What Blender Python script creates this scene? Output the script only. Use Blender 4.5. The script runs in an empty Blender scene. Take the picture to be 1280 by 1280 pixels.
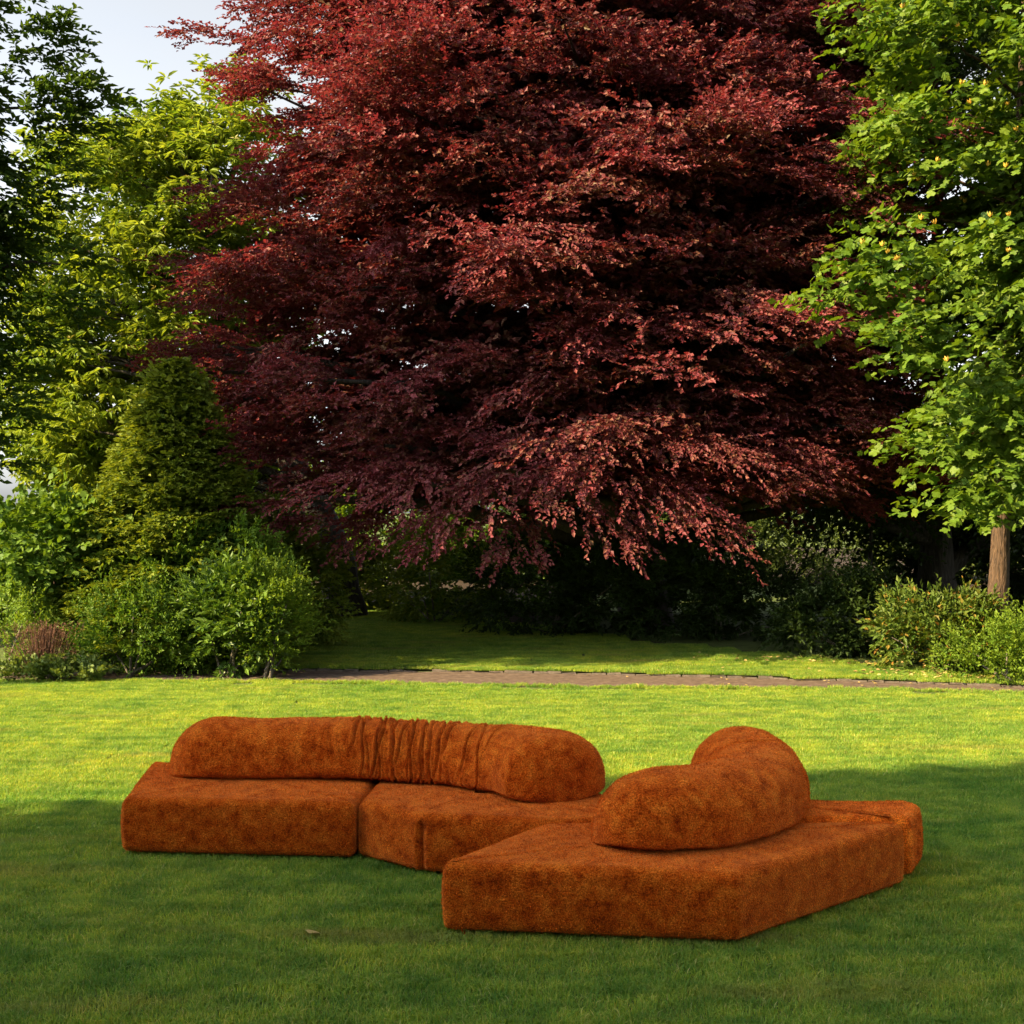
import bpy, math
import numpy as np
from mathutils import Matrix, Vector

R = math.radians
scene = bpy.context.scene
C = scene.collection

# ------------------------------------------------------------------ camera, sky, sun, exposure
F, CX, CY, CAMH = 1500.0, 640.0, 640.0, 2.3          # pixels of the 1280 px photograph, metres
cam_d = bpy.data.cameras.new('camera')
cam_d.sensor_width = 36.0
cam_d.lens = 36.0 * F / 1280.0
cam_d.clip_end = 5000.0
cam = bpy.data.objects.new('camera', cam_d)
C.objects.link(cam)
cam.location = (0, 0, CAMH)
cam.rotation_euler = (R(90), 0, 0)
scene.camera = cam

SUN_AZ, SUN_EL = 67.0, 34.0                            # degrees left of "behind the camera", above the horizon
to_sun = np.array([-math.sin(R(SUN_AZ)) * math.cos(R(SUN_EL)), -math.cos(R(SUN_AZ)) * math.cos(R(SUN_EL)), math.sin(R(SUN_EL))])
world = bpy.data.worlds.new('World')
scene.world = world
world.use_nodes = True
wn, wl = world.node_tree.nodes, world.node_tree.links
wn.clear()
sky = wn.new('ShaderNodeTexSky')
sky.sky_type = 'NISHITA'
sky.sun_disc = False
sky.sun_elevation = R(SUN_EL)
sky.sun_rotation = math.atan2(to_sun[0], to_sun[1]) % (2 * math.pi)
sky.air_density = 1.0
sky.dust_density = 2.5
veil = wn.new('ShaderNodeMix'); veil.data_type = 'RGBA'
bw = wn.new('ShaderNodeRGBToBW')
vt = wn.new('ShaderNodeMix'); vt.data_type = 'RGBA'; vt.blend_type = 'MULTIPLY'; vt.inputs[0].default_value = 1.0
vt.inputs[7].default_value = (1.04, 1.06, 1.07, 1)      # thin white cloud veil, as bright as the sky around it
tc = wn.new('ShaderNodeTexCoord')
mp = wn.new('ShaderNodeMapping'); mp.inputs['Scale'].default_value = (1.0, 1.0, 2.6)
cn = wn.new('ShaderNodeTexNoise'); cn.inputs['Scale'].default_value = 2.2; cn.inputs['Detail'].default_value = 6
cr = wn.new('ShaderNodeMapRange')
cr.inputs[1].default_value = 0.3; cr.inputs[2].default_value = 0.7
cr.inputs[3].default_value = 0.78; cr.inputs[4].default_value = 1.0
wl.new(tc.outputs['Generated'], mp.inputs['Vector']); wl.new(mp.outputs[0], cn.inputs['Vector'])
wl.new(cn.outputs['Fac'], cr.inputs[0]); wl.new(cr.outputs[0], veil.inputs[0])
wl.new(sky.outputs[0], veil.inputs[6])
wl.new(sky.outputs[0], bw.inputs[0]); wl.new(bw.outputs[0], vt.inputs[6]); wl.new(vt.outputs[2], veil.inputs[7])
bg = wn.new('ShaderNodeBackground'); bg.inputs['Strength'].default_value = 0.077
wo = wn.new('ShaderNodeOutputWorld')
wl.new(veil.outputs[2], bg.inputs['Color']); wl.new(bg.outputs[0], wo.inputs['Surface'])

sun_d = bpy.data.lights.new('sun', 'SUN')
sun_d.energy = 3.6
sun_d.angle = R(0.55)
sun_d.color = (1.0, 0.75, 0.40)
sun = bpy.data.objects.new('sun', sun_d)
C.objects.link(sun)
sun.rotation_euler = Vector(to_sun).to_track_quat('Z', 'Y').to_euler()
sun.location = (0, 0, 40)

scene.view_settings.view_transform = 'Standard'
scene.view_settings.look = 'None'
scene.view_settings.gamma = 1.0
scene.view_settings.use_curve_mapping = False
scene.view_settings.exposure = 2.38
scene.cycles.max_bounces = 6
scene.cycles.diffuse_bounces = 3
scene.cycles.transmission_bounces = 4
scene.cycles.transparent_max_bounces = 4
scene.cycles.use_denoising = True

# ------------------------------------------------------------------ helpers
def at(px, py, d):
    """point seen at a pixel of the photograph, d metres away"""
    return np.array([(px - CX) / F * d, d, CAMH - (py - CY) / F * d])

def nz(v):
    return v / np.maximum(np.linalg.norm(v, axis=-1, keepdims=True), 1e-9)

def link(name, data, parent=None):
    o = bpy.data.objects.new(name, data)
    C.objects.link(o)
    if parent is not None:
        o.parent = parent
    return o

def tag(o, label=None, cat=None, group=None, kind=None):
    if label: o['label'] = label
    if cat: o['category'] = cat
    if group: o['group'] = group
    if kind: o['kind'] = kind
    return o

def empty(name, loc, label, cat, group=None):
    o = bpy.data.objects.new(name, None)
    C.objects.link(o)
    o.location = loc
    o.empty_display_size = 0.2
    return tag(o, label, cat, group)

def raw_mesh(name, verts, faces_flat, face_sizes, mat=None, smooth=False, tone=None):
    me = bpy.data.meshes.new(name)
    nv, nl, nf = len(verts), len(faces_flat), len(face_sizes)
    me.vertices.add(nv)
    me.vertices.foreach_set('co', np.ascontiguousarray(verts, dtype=np.float32).ravel())
    me.loops.add(nl)
    me.loops.foreach_set('vertex_index', np.ascontiguousarray(faces_flat, dtype=np.int32))
    me.polygons.add(nf)
    st = np.zeros(nf, dtype=np.int32)
    st[1:] = np.cumsum(face_sizes)[:-1]
    me.polygons.foreach_set('loop_start', st)
    if smooth is not False:
        sm = np.ones(nf, dtype=bool) if smooth is True else smooth
        me.polygons.foreach_set('use_smooth', sm)
    else:
        me.polygons.foreach_set('use_smooth', np.zeros(nf, dtype=bool))
    if tone is not None:
        a = me.attributes.new('tone', 'FLOAT', 'POINT')
        a.data.foreach_set('value', np.ascontiguousarray(tone, dtype=np.float32))
    me.update(calc_edges=True)
    if mat is not None:
        me.materials.append(mat)
    return me

# --- leaf outlines: (u along the leaf, v across, w up) and triangles
T_RHOMB = (np.array([(0, 0, 0), (.45, .5, .12), (1, 0, -.10), (.45, -.5, .12)], float), [(0, 1, 2), (0, 2, 3)])
T_LANCE = (np.array([(0, 0, 0), (.35, .5, .05), (.72, .36, -.05), (1, 0, -.28), (.72, -.36, -.05), (.35, -.5, .05)], float),
           [(0, 1, 2), (0, 2, 3), (0, 3, 4), (0, 4, 5)])
T_OVAL = (np.array([(0, 0, 0), (.25, .42, .06), (.6, .5, .05), (1, 0, -.12), (.6, -.5, .05), (.25, -.42, .06)], float),
          [(0, 1, 2), (0, 2, 3), (0, 3, 4), (0, 4, 5)])
# four-lobed tulip tree leaf with notched end
T_TULIP = (np.array([(.30, 0, .0), (0, 0, 0), (.06, .36, .05), (.22, .58, .0), (.42, .36, .03), (.62, .55, -.02), (.95, .34, -.05), (.80, 0, .0),
                     (.95, -.34, -.05), (.62, -.55, -.02), (.42, -.36, .03), (.22, -.58, .0), (.06, -.36, .05)], float),
           [(0, i, i + 1) for i in range(1, 12)] + [(0, 12, 1)])

def leaf_geo(P, D, N, L, W, tone, tmpl):
    tv, tt = tmpl
    k, n = len(tv), len(P)
    D = nz(D)
    S = nz(np.cross(D, N)); N2 = np.cross(S, D)
    L = np.broadcast_to(np.asarray(L, float), (n,)); W = np.broadcast_to(np.asarray(W, float), (n,))
    V = (P[:, None, :] + D[:, None, :] * (tv[None, :, 0:1] * L[:, None, None])
         + S[:, None, :] * (tv[None, :, 1:2] * W[:, None, None])
         + N2[:, None, :] * (tv[None, :, 2:3] * L[:, None, None]))
    tri = np.array(tt, dtype=np.int64)
    Fc = (np.arange(n)[:, None, None] * k + tri[None]).reshape(-1, 3)
    return V.reshape(-1, 3), Fc, np.repeat(np.broadcast_to(tone, (n,)), k)

def leaf_object(name, parts, mat, parent, origin):
    vs, fs, ts, off = [], [], [], 0
    for v, f, t in parts:
        vs.append(v); fs.append(f + off); ts.append(t); off += len(v)
    v = np.concatenate(vs) - np.asarray(origin)
    f = np.concatenate(fs)
    me = raw_mesh(name, v, f.ravel(), np.full(len(f), 3, np.int32), mat, False, np.concatenate(ts))
    return link(name, me, parent)

def spray(rng, Cc, O, U, a, b, c, twigs, tl, m, LL, LW, ang=50, droop=.25, nj=.45, dj=.3, fan=.7, dome=1.0, tmpl=T_RHOMB, ctone=None, keep=False):
    """Clumps of leafy twigs: each clump is a shallow dome of twigs fanning outward, each twig carries m leaves."""
    n = len(Cc)
    a = np.broadcast_to(a, (n,)); b = np.broadcast_to(b, (n,)); c = np.broadcast_to(c, (n,))
    O = nz(O); Sd = nz(np.cross(O, U)); U = np.cross(Sd, O)
    idx = np.repeat(np.arange(n), twigs)
    q = len(idx)
    r = np.sqrt(rng.random(q)); th = rng.random(q) * 2 * np.pi
    x, y = r * np.cos(th), r * np.sin(th)
    z = dome * (1 - r * r) + rng.normal(0, .35, q)
    pos = (Cc[idx] + O[idx] * (x * a[idx])[:, None] + Sd[idx] * (y * b[idx])[:, None] + U[idx] * (z * c[idx])[:, None])
    fa = fan * y + rng.normal(0, .35, q)
    dirv = nz(O[idx] * np.cos(fa)[:, None] + Sd[idx] * np.sin(fa)[:, None] + U[idx] * (rng.normal(.05, .2, q))[:, None])
    tup = nz(U[idx] + rng.normal(0, .22, (q, 3)))
    tlen = tl * (.7 + .6 * rng.random(q))
    j = (np.arange(m) + .5) / m
    qi = np.repeat(np.arange(q), m)
    t = np.tile(j, q)
    sgn = np.tile(np.where(np.arange(m) % 2 == 0, 1., -1.), q)
    nl = len(qi)
    dv, tu = dirv[qi], tup[qi]
    sv = nz(np.cross(dv, tu))
    p = pos[qi] + dv * (t * tlen[qi])[:, None]
    p[:, 2] -= droop * tlen[qi] * t * t
    an = R(ang) * (1.05 - .55 * t)
    ld = nz(dv * np.cos(an)[:, None] + sv * (np.sin(an) * sgn)[:, None] + rng.normal(0, dj, (nl, 3)))
    ld[:, 2] -= droop * .6
    ln = nz(tu + rng.normal(0, nj, (nl, 3)))
    sz = .7 + .5 * rng.random(nl)
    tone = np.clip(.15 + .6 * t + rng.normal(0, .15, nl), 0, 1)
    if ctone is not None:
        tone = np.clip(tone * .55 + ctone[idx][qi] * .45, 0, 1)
    if keep:
        return p, nz(ld), ln, LL * sz, LW * sz, tone
    return leaf_geo(p, ld, ln, LL * sz, LW * sz, tone, tmpl)

def tube(path, radii, sides=8, rng=None, rough=0.0):
    path = np.asarray(path, float); n = len(path)
    tan = nz(np.gradient(path, axis=0))
    ref = np.array([0.31, 0.95, 0.05]) if abs(tan[0][1]) < .8 else np.array([1., 0, 0])
    s = nz(np.cross(tan, ref)); u = np.cross(s, tan)
    ang = np.arange(sides) / sides * 2 * np.pi
    rr = np.asarray(radii)[:, None] * np.ones((1, sides))
    if rng is not None:
        rr = rr * (1 + rough * rng.normal(0, 1, (1, sides)) + rough * .6 * rng.normal(0, 1, (n, sides)))
    V = path[:, None] + s[:, None] * (rr * np.cos(ang))[..., None] + u[:, None] * (rr * np.sin(ang))[..., None]
    V = V.reshape(-1, 3)
    i = np.arange(n - 1)[:, None] * sides
    k = np.arange(sides)[None]; k2 = (k + 1) % sides
    Fq = np.stack([i + k, i + k2, i + sides + k2, i + sides + k], -1).reshape(-1, 4)
    return V, Fq

def tubes_object(name, tubes, mat, parent, origin):
    vs, fs, off = [], [], 0
    for v, f in tubes:
        vs.append(v); fs.append(f + off); off += len(v)
    v = np.concatenate(vs) - np.asarray(origin); f = np.concatenate(fs)
    return link(name, raw_mesh(name, v, f.ravel(), np.full(len(f), 4, np.int32), mat, True), parent)

def curve(p0, p1, bend, n=10):
    """quadratic curve from p0 to p1 with its middle displaced by bend"""
    p0, p1 = np.asarray(p0, float), np.asarray(p1, float)
    m = (p0 + p1) / 2 + np.asarray(bend)
    t = np.linspace(0, 1, n)[:, None]
    return p0 * (1 - t) ** 2 + 2 * m * t * (1 - t) + p1 * t ** 2

# ------------------------------------------------------------------ materials
def new_mat(name):
    m = bpy.data.materials.new(name)
    m.use_nodes = True
    nt = m.node_tree
    nt.nodes.clear()
    out = nt.nodes.new('ShaderNodeOutputMaterial')
    return m, nt.nodes, nt.links, out

def ramp(n, stops):
    r = n.new('ShaderNodeValToRGB')
    el = r.color_ramp.elements
    while len(el) < len(stops):
        el.new(.5)
    for e, (p, c) in zip(el, stops):
        e.position = p; e.color = (*c, 1)
    return r

def leaf_mat(name, stops, tip, tip_amt=.6, trans=.35, tcol=(1.35, 1.2, .5), rough=.58, spec=.2):
    m, n, l, out = new_mat(name)
    g = n.new('ShaderNodeNewGeometry')
    r = ramp(n, stops)
    l.new(g.outputs['Random Per Island'], r.inputs[0])
    at_ = n.new('ShaderNodeAttribute'); at_.attribute_name = 'tone'
    mu = n.new('ShaderNodeMath'); mu.operation = 'MULTIPLY'; mu.inputs[1].default_value = tip_amt
    l.new(at_.outputs['Fac'], mu.inputs[0])
    mx = n.new('ShaderNodeMix'); mx.data_type = 'RGBA'
    l.new(mu.outputs[0], mx.inputs[0]); l.new(r.outputs[0], mx.inputs[6]); mx.inputs[7].default_value = (*tip, 1)
    p = n.new('ShaderNodeBsdfPrincipled')
    l.new(mx.outputs[2], p.inputs['Base Color'])
    p.inputs['Roughness'].default_value = rough
    p.inputs['Specular IOR Level'].default_value = spec
    tm = n.new('ShaderNodeMix'); tm.data_type = 'RGBA'; tm.blend_type = 'MULTIPLY'; tm.inputs[0].default_value = 1
    l.new(mx.outputs[2], tm.inputs[6]); tm.inputs[7].default_value = (*tcol, 1)
    tr = n.new('ShaderNodeBsdfTranslucent')
    l.new(tm.outputs[2], tr.inputs['Color'])
    ms = n.new('ShaderNodeMixShader'); ms.inputs[0].default_value = trans
    l.new(p.outputs[0], ms.inputs[1]); l.new(tr.outputs[0], ms.inputs[2]); l.new(ms.outputs[0], out.inputs['Surface'])
    return m

def bark_mat(name, c0, c1, scale=6.0):
    m, n, l, out = new_mat(name)
    tcn = n.new('ShaderNodeTexCoord')
    mpn = n.new('ShaderNodeMapping'); mpn.inputs['Scale'].default_value = (scale * 2.2, scale * 2.2, scale * .45)
    no = n.new('ShaderNodeTexNoise'); no.inputs['Scale'].default_value = 1.6; no.inputs['Detail'].default_value = 6; no.inputs['Distortion'].default_value = .6
    r = ramp(n, [(.32, c0), (.68, c1)])
    p = n.new('ShaderNodeBsdfPrincipled'); p.inputs['Roughness'].default_value = .9
    b = n.new('ShaderNodeBump'); b.inputs['Strength'].default_value = .9; b.inputs['Distance'].default_value = .04
    l.new(tcn.outputs['Object'], mpn.inputs[0]); l.new(mpn.outputs[0], no.inputs['Vector'])
    l.new(no.outputs['Fac'], r.inputs[0]); l.new(r.outputs[0], p.inputs['Base Color'])
    l.new(no.outputs['Fac'], b.inputs['Height']); l.new(b.outputs[0], p.inputs['Normal'])
    l.new(p.outputs[0], out.inputs['Surface'])
    return m

M = {}
M['beech'] = leaf_mat('copper_beech_leaf', [(0, (.035, .012, .012)), (.4, (.065, .02, .017)), (.7, (.10, .055, .026)), (1, (.14, .10, .045))],
                      (.25, .050, .068), .85, .30, (1.45, .65, .65), .55, .22)
M['chestnut'] = leaf_mat('chestnut_leaf', [(0, (.055, .13, .012)), (.6, (.10, .19, .016)), (1, (.17, .25, .03))], (.30, .37, .046), .75, .40)
M['catkin'] = leaf_mat('chestnut_catkin', [(0, (.30, .29, .10)), (1, (.42, .38, .15))], (.4, .36, .14), .2, .3)
M['cherry'] = leaf_mat('dark_broad_leaf', [(0, (.020, .06, .010)), (1, (.05, .105, .014))], (.085, .135, .016), .5, .40)
M['tulip'] = leaf_mat('tulip_tree_leaf', [(0, (.04, .11, .010)), (.6, (.075, .155, .013)), (1, (.12, .19, .02))], (.165, .22, .022), .5, .38, (1.35, 1.25, .45), .5, .28)
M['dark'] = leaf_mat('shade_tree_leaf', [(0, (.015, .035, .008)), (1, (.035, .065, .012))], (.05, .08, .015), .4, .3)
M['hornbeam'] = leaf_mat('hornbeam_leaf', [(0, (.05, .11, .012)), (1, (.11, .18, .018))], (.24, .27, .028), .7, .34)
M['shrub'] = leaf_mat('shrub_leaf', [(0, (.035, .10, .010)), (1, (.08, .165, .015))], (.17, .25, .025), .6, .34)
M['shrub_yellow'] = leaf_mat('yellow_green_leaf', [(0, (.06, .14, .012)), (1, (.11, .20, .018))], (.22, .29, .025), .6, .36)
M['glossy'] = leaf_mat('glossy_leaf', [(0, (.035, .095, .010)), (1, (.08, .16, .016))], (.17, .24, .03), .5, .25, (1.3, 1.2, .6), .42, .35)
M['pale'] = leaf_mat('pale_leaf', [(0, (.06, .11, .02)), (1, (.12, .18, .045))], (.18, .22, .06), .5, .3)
M['azalea'] = leaf_mat('azalea_leaf', [(0, (.04, .10, .012)), (.9, (.09, .14, .018)), (.96, (.22, .13, .02)), (1, (.34, .14, .03))], (.14, .17, .03), .5, .3)
M['dry'] = leaf_mat('dry_twig_leaf', [(0, (.10, .045, .03)), (1, (.20, .10, .06))], (.22, .13, .08), .5, .2, (1, 1, 1))
M['litter'] = leaf_mat('fallen_leaf', [(0, (.35, .24, .08)), (.5, (.42, .33, .12)), (1, (.30, .14, .05))], (.45, .38, .18), .4, .15, (1, 1, 1))
M['blossom'] = leaf_mat('tulip_blossom', [(0, (.55, .42, .08)), (1, (.65, .38, .05))], (.75, .22, .03), .6, .3, (1, 1, 1))
M['bark_dark'] = bark_mat('dark_bark', (.018, .015, .012), (.06, .05, .04))
M['bark_brown'] = bark_mat('brown_bark', (.02, .012, .007), (.11, .066, .038), 9)
M['bark_grey'] = bark_mat('grey_bark', (.05, .045, .035), (.16, .14, .11))

def grass_mat(name, ylw=1.0):
    m, n, l, out = new_mat(name)
    g = n.new('ShaderNodeNewGeometry')
    r = ramp(n, [(0, (.11, .25, .042)), (.5, (.20, .335, .046)), (.85, (.325, .40, .06)), (.95, (.38, .40, .11)), (1, (.50, .47, .2))])
    l.new(g.outputs['Random Per Island'], r.inputs[0])
    mpn = n.new('ShaderNodeMapping'); mpn.inputs['Scale'].default_value = (.55, 1.0, .0)
    l.new(g.outputs['Position'], mpn.inputs[0])
    n1 = n.new('ShaderNodeTexNoise'); n1.inputs['Scale'].default_value = .75; n1.inputs['Detail'].default_value = 5; n1.inputs['Roughness'].default_value = .62
    l.new(mpn.outputs[0], n1.inputs['Vector'])
    r1 = ramp(n, [(.32, (.58, .78, .75)), (.5, (1, 1, 1)), (.68, (1.32, 1.14, .9))])
    l.new(n1.outputs['Fac'], r1.inputs[0])
    mx = n.new('ShaderNodeMix'); mx.data_type = 'RGBA'; mx.blend_type = 'MULTIPLY'; mx.inputs[0].default_value = .9
    l.new(r.outputs[0], mx.inputs[6]); l.new(r1.outputs[0], mx.inputs[7])
    n2 = n.new('ShaderNodeTexNoise'); n2.inputs['Scale'].default_value = 6; n2.inputs['Detail'].default_value = 5
    l.new(mpn.outputs[0], n2.inputs['Vector'])
    r2 = ramp(n, [(.36, (.60, .72, .70)), (.62, (1.25, 1.15, 1.05))])
    l.new(n2.outputs['Fac'], r2.inputs[0])
    mx2 = n.new('ShaderNodeMix'); mx2.data_type = 'RGBA'; mx2.blend_type = 'MULTIPLY'; mx2.inputs[0].default_value = .8
    l.new(mx.outputs[2], mx2.inputs[6]); l.new(r2.outputs[0], mx2.inputs[7])
    # straw streaks in the far, drier part of the lawn
    mp3 = n.new('ShaderNodeMapping'); mp3.inputs['Scale'].default_value = (.35, 2.2, 0)
    l.new(g.outputs['Position'], mp3.inputs[0])
    n3 = n.new('ShaderNodeTexNoise'); n3.inputs['Scale'].default_value = 1.1; n3.inputs['Detail'].default_value = 4
    l.new(mp3.outputs[0], n3.inputs['Vector'])
    m3 = n.new('ShaderNodeMapRange'); m3.inputs[1].default_value = .58; m3.inputs[2].default_value = .72; m3.inputs[4].default_value = .6
    l.new(n3.outputs['Fac'], m3.inputs[0])
    mx3 = n.new('ShaderNodeMix'); mx3.data_type = 'RGBA'
    l.new(m3.outputs[0], mx3.inputs[0]); l.new(mx2.outputs[2], mx3.inputs[6]); mx3.inputs[7].default_value = (.27, .25, .08, 1)
    d = n.new('ShaderNodeBsdfPrincipled'); d.inputs['Roughness'].default_value = .55; d.inputs['Specular IOR Level'].default_value = .25
    l.new(mx3.outputs[2], d.inputs['Base Color'])
    tm = n.new('ShaderNodeMix'); tm.data_type = 'RGBA'; tm.blend_type = 'MULTIPLY'; tm.inputs[0].default_value = 1
    tm.inputs[7].default_value = (1.5, 1.35, .6, 1); l.new(mx3.outputs[2], tm.inputs[6])
    t = n.new('ShaderNodeBsdfTranslucent'); l.new(tm.outputs[2], t.inputs['Color'])
    ms = n.new('ShaderNodeMixShader'); ms.inputs[0].default_value = .45
    l.new(d.outputs[0], ms.inputs[1]); l.new(t.outputs[0], ms.inputs[2]); l.new(ms.outputs[0], out.inputs['Surface'])
    return m
M['grass'] = grass_mat('grass_blade')

def simple_noise_mat(name, stops, scale, rough=.95, bump=.5, dist=.02, detail=8):
    m, n, l, out = new_mat(name)
    g = n.new('ShaderNodeNewGeometry')
    no = n.new('ShaderNodeTexNoise'); no.inputs['Scale'].default_value = scale; no.inputs['Detail'].default_value = detail; no.inputs['Roughness'].default_value = .65
    l.new(g.outputs['Position'], no.inputs['Vector'])
    r = ramp(n, stops); l.new(no.outputs['Fac'], r.inputs[0])
    p = n.new('ShaderNodeBsdfPrincipled'); p.inputs['Roughness'].default_value = rough; p.inputs['Specular IOR Level'].default_value = .2
    l.new(r.outputs[0], p.inputs['Base Color'])
    b = n.new('ShaderNodeBump'); b.inputs['Strength'].default_value = bump; b.inputs['Distance'].default_value = dist
    l.new(no.outputs['Fac'], b.inputs['Height']); l.new(b.outputs[0], p.inputs['Normal'])
    l.new(p.outputs[0], out.inputs['Surface'])
    return m
M['soil'] = simple_noise_mat('lawn_ground', [(.3, (.045, .07, .015)), (.7, (.09, .12, .03))], 6)
M['path'] = simple_noise_mat('path_paving', [(.3, (.055, .038, .03)), (.52, (.10, .072, .056)), (.7, (.15, .112, .09))], 9, .9, .8, .012)
M['kerb'] = simple_noise_mat('kerb_stone', [(.3, (.05, .042, .034)), (.7, (.13, .105, .085))], 14, .9, .8, .012)
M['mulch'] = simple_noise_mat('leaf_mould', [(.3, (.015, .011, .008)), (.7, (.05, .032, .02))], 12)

def plush_mat():
    m, n, l, out = new_mat('rust_plush')
    g = n.new('ShaderNodeNewGeometry')
    tcn = n.new('ShaderNodeTexCoord')
    n1 = n.new('ShaderNodeTexNoise'); n1.inputs['Scale'].default_value = 11; n1.inputs['Detail'].default_value = 9; n1.inputs['Roughness'].default_value = .72
    l.new(tcn.outputs['Object'], n1.inputs['Vector'])
    r1 = ramp(n, [(.32, (.28, .028, .004)), (.47, (.62, .118, .011)), (.64, (.84, .235, .026))])
    l.new(n1.outputs['Fac'], r1.inputs[0])
    n2 = n.new('ShaderNodeTexNoise'); n2.inputs['Scale'].default_value = 120; n2.inputs['Detail'].default_value = 3
    l.new(tcn.outputs['Object'], n2.inputs['Vector'])
    r2 = ramp(n, [(.38, (.42, .36, .36)), (.6, (1.3, 1.28, 1.2))]); l.new(n2.outputs['Fac'], r2.inputs[0])
    mx = n.new('ShaderNodeMix'); mx.data_type = 'RGBA'; mx.blend_type = 'MULTIPLY'; mx.inputs[0].default_value = .85
    l.new(r1.outputs[0], mx.inputs[6]); l.new(r2.outputs[0], mx.inputs[7])
    r3 = ramp(n, [(0, (.45, .38, .38)), (.5, (1.05, 1.05, 1.05)), (1, (1.7, 1.65, 1.4))]); l.new(g.outputs['Random Per Island'], r3.inputs[0])
    mx2 = n.new('ShaderNodeMix'); mx2.data_type = 'RGBA'; mx2.blend_type = 'MULTIPLY'; mx2.inputs[0].default_value = .8
    l.new(mx.outputs[2], mx2.inputs[6]); l.new(r3.outputs[0], mx2.inputs[7])
    p = n.new('ShaderNodeBsdfPrincipled'); p.inputs['Roughness'].default_value = .95; p.inputs['Specular IOR Level'].default_value = .0
    p.inputs['Sheen Weight'].default_value = 1.0; p.inputs['Sheen Roughness'].default_value = .38; p.inputs['Sheen Tint'].default_value = (1, .33, .08, 1)
    l.new(mx2.outputs[2], p.inputs['Base Color'])
    b = n.new('ShaderNodeBump'); b.inputs['Strength'].default_value = .8; b.inputs['Distance'].default_value = .012
    l.new(n2.outputs['Fac'], b.inputs['Height']); l.new(b.outputs[0], p.inputs['Normal'])
    l.new(p.outputs[0], out.inputs['Surface'])
    return m
M['plush'] = plush_mat()

# ------------------------------------------------------------------ ground, path, verge
def sheet(name, verts, faces, mat, kind='structure', parent=None):
    me = bpy.data.meshes.new(name)
    me.from_pydata([tuple(map(float, v)) for v in verts], [], faces)
    me.update(); me.materials.append(mat)
    o = link(name, me, parent)
    if kind: o['kind'] = kind
    return o

gx = np.concatenate([[-1500, -300, -80], np.linspace(-30, 30, 41), [80, 300, 1500]])
gy = np.concatenate([[-300, -80], np.linspace(-20, 40, 41), [90, 400, 2500]])
GV = [(x, y, 0.0) for y in gy for x in gx]
nxg = len(gx)
GF = [(j * nxg + i, j * nxg + i + 1, (j + 1) * nxg + i + 1, (j + 1) * nxg + i) for j in range(len(gy) - 1) for i in range(nxg - 1)]
ground = sheet('ground', GV, GF, M['soil'])

# far kerb line and near edge of the path, from the photograph's ground line
FAR = np.array([(-30, 17.2), (-8, 17.4), (-3.15, 17.3), (-.8, 17.2), (1.37, 16.9), (3.55, 16.5), (5.6, 16.0), (6.6, 15.7), (9, 15.1), (13, 13.6), (30, 6)])
NEAR = np.array([(-30, 16.1), (-8, 16.35), (-3.0, 16.25), (-.8, 15.95), (1.25, 15.72), (3.3, 15.62), (5.4, 15.42), (6.6, 15.2), (9, 14.5), (13, 13.0), (30, 5)])
def far_y(x): return np.interp(x, FAR[:, 0], FAR[:, 1])
def near_y(x): return np.interp(x, NEAR[:, 0], NEAR[:, 1])
xs = np.linspace(-30, 30, 240)
PV = [(x, near_y(x) - .06, .006) for x in xs] + [(x, far_y(x), .006) for x in xs]
path = sheet('path', PV, [(i, i + 1, 240 + i + 1, 240 + i) for i in range(239)], M['path'])
def verge_z(x, y):
    t = np.clip((y - far_y(x) - .1) / 4.5, 0, 1)
    return .032 + .14 * t * t * (3 - 2 * t)
nv = 30
VV, VF = [], []
for k in range(nv):
    for x in xs:
        y = far_y(x) + .10 + 20.0 * (k / (nv - 1)) ** 1.6
        VV.append((x, y, verge_z(x, y)))
for k in range(nv - 1):
    for i in range(239):
        VF.append((k * 240 + i, k * 240 + i + 1, (k + 1) * 240 + i + 1, (k + 1) * 240 + i))
verge = sheet('verge', VV, VF, M['soil'])
rng = np.random.default_rng(5)
# kerb stones along the far edge of the path
kx = -4.6
kmesh = []
for v in range(5):
    l_, w_, h_ = .203, .09, .030
    s = rng.normal(0, .006, (8, 3))
    kv = np.array([(sx * l_ / 2, sy * w_ / 2, z) for z in (0, h_) for sx, sy in ((-1, -1), (1, -1), (1, 1), (-1, 1))]) + s
    top = kv[4:] * np.array([.94, .86, 1]) + np.array([0, 0, .012])
    kv = np.concatenate([kv, top])
    kf = [(0, 3, 2, 1)] + [(i, (i + 1) % 4, 4 + (i + 1) % 4, 4 + i) for i in range(4)] + [(4 + i, 4 + (i + 1) % 4, 8 + (i + 1) % 4, 8 + i) for i in range(4)] + [(8, 9, 10, 11)]
    me = bpy.data.meshes.new('kerb_stone'); me.from_pydata([tuple(v) for v in kv], [], kf); me.materials.append(M['kerb']); kmesh.append(me)
i = 0
while kx < 8.6:
    sl = (far_y(kx + .1) - far_y(kx - .1)) / .2
    o = link('kerb_stone', kmesh[i % 5], path)
    o.location = (kx, float(far_y(kx)) + .05 + rng.normal(0, .008), -.004 - abs(rng.normal(0, .012)))
    o.rotation_euler = (0, rng.normal(0, .02), math.atan(sl) + rng.normal(0, .02))
    kx += .205 * math.cos(math.atan(sl)) + .004
    i += 1

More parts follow.
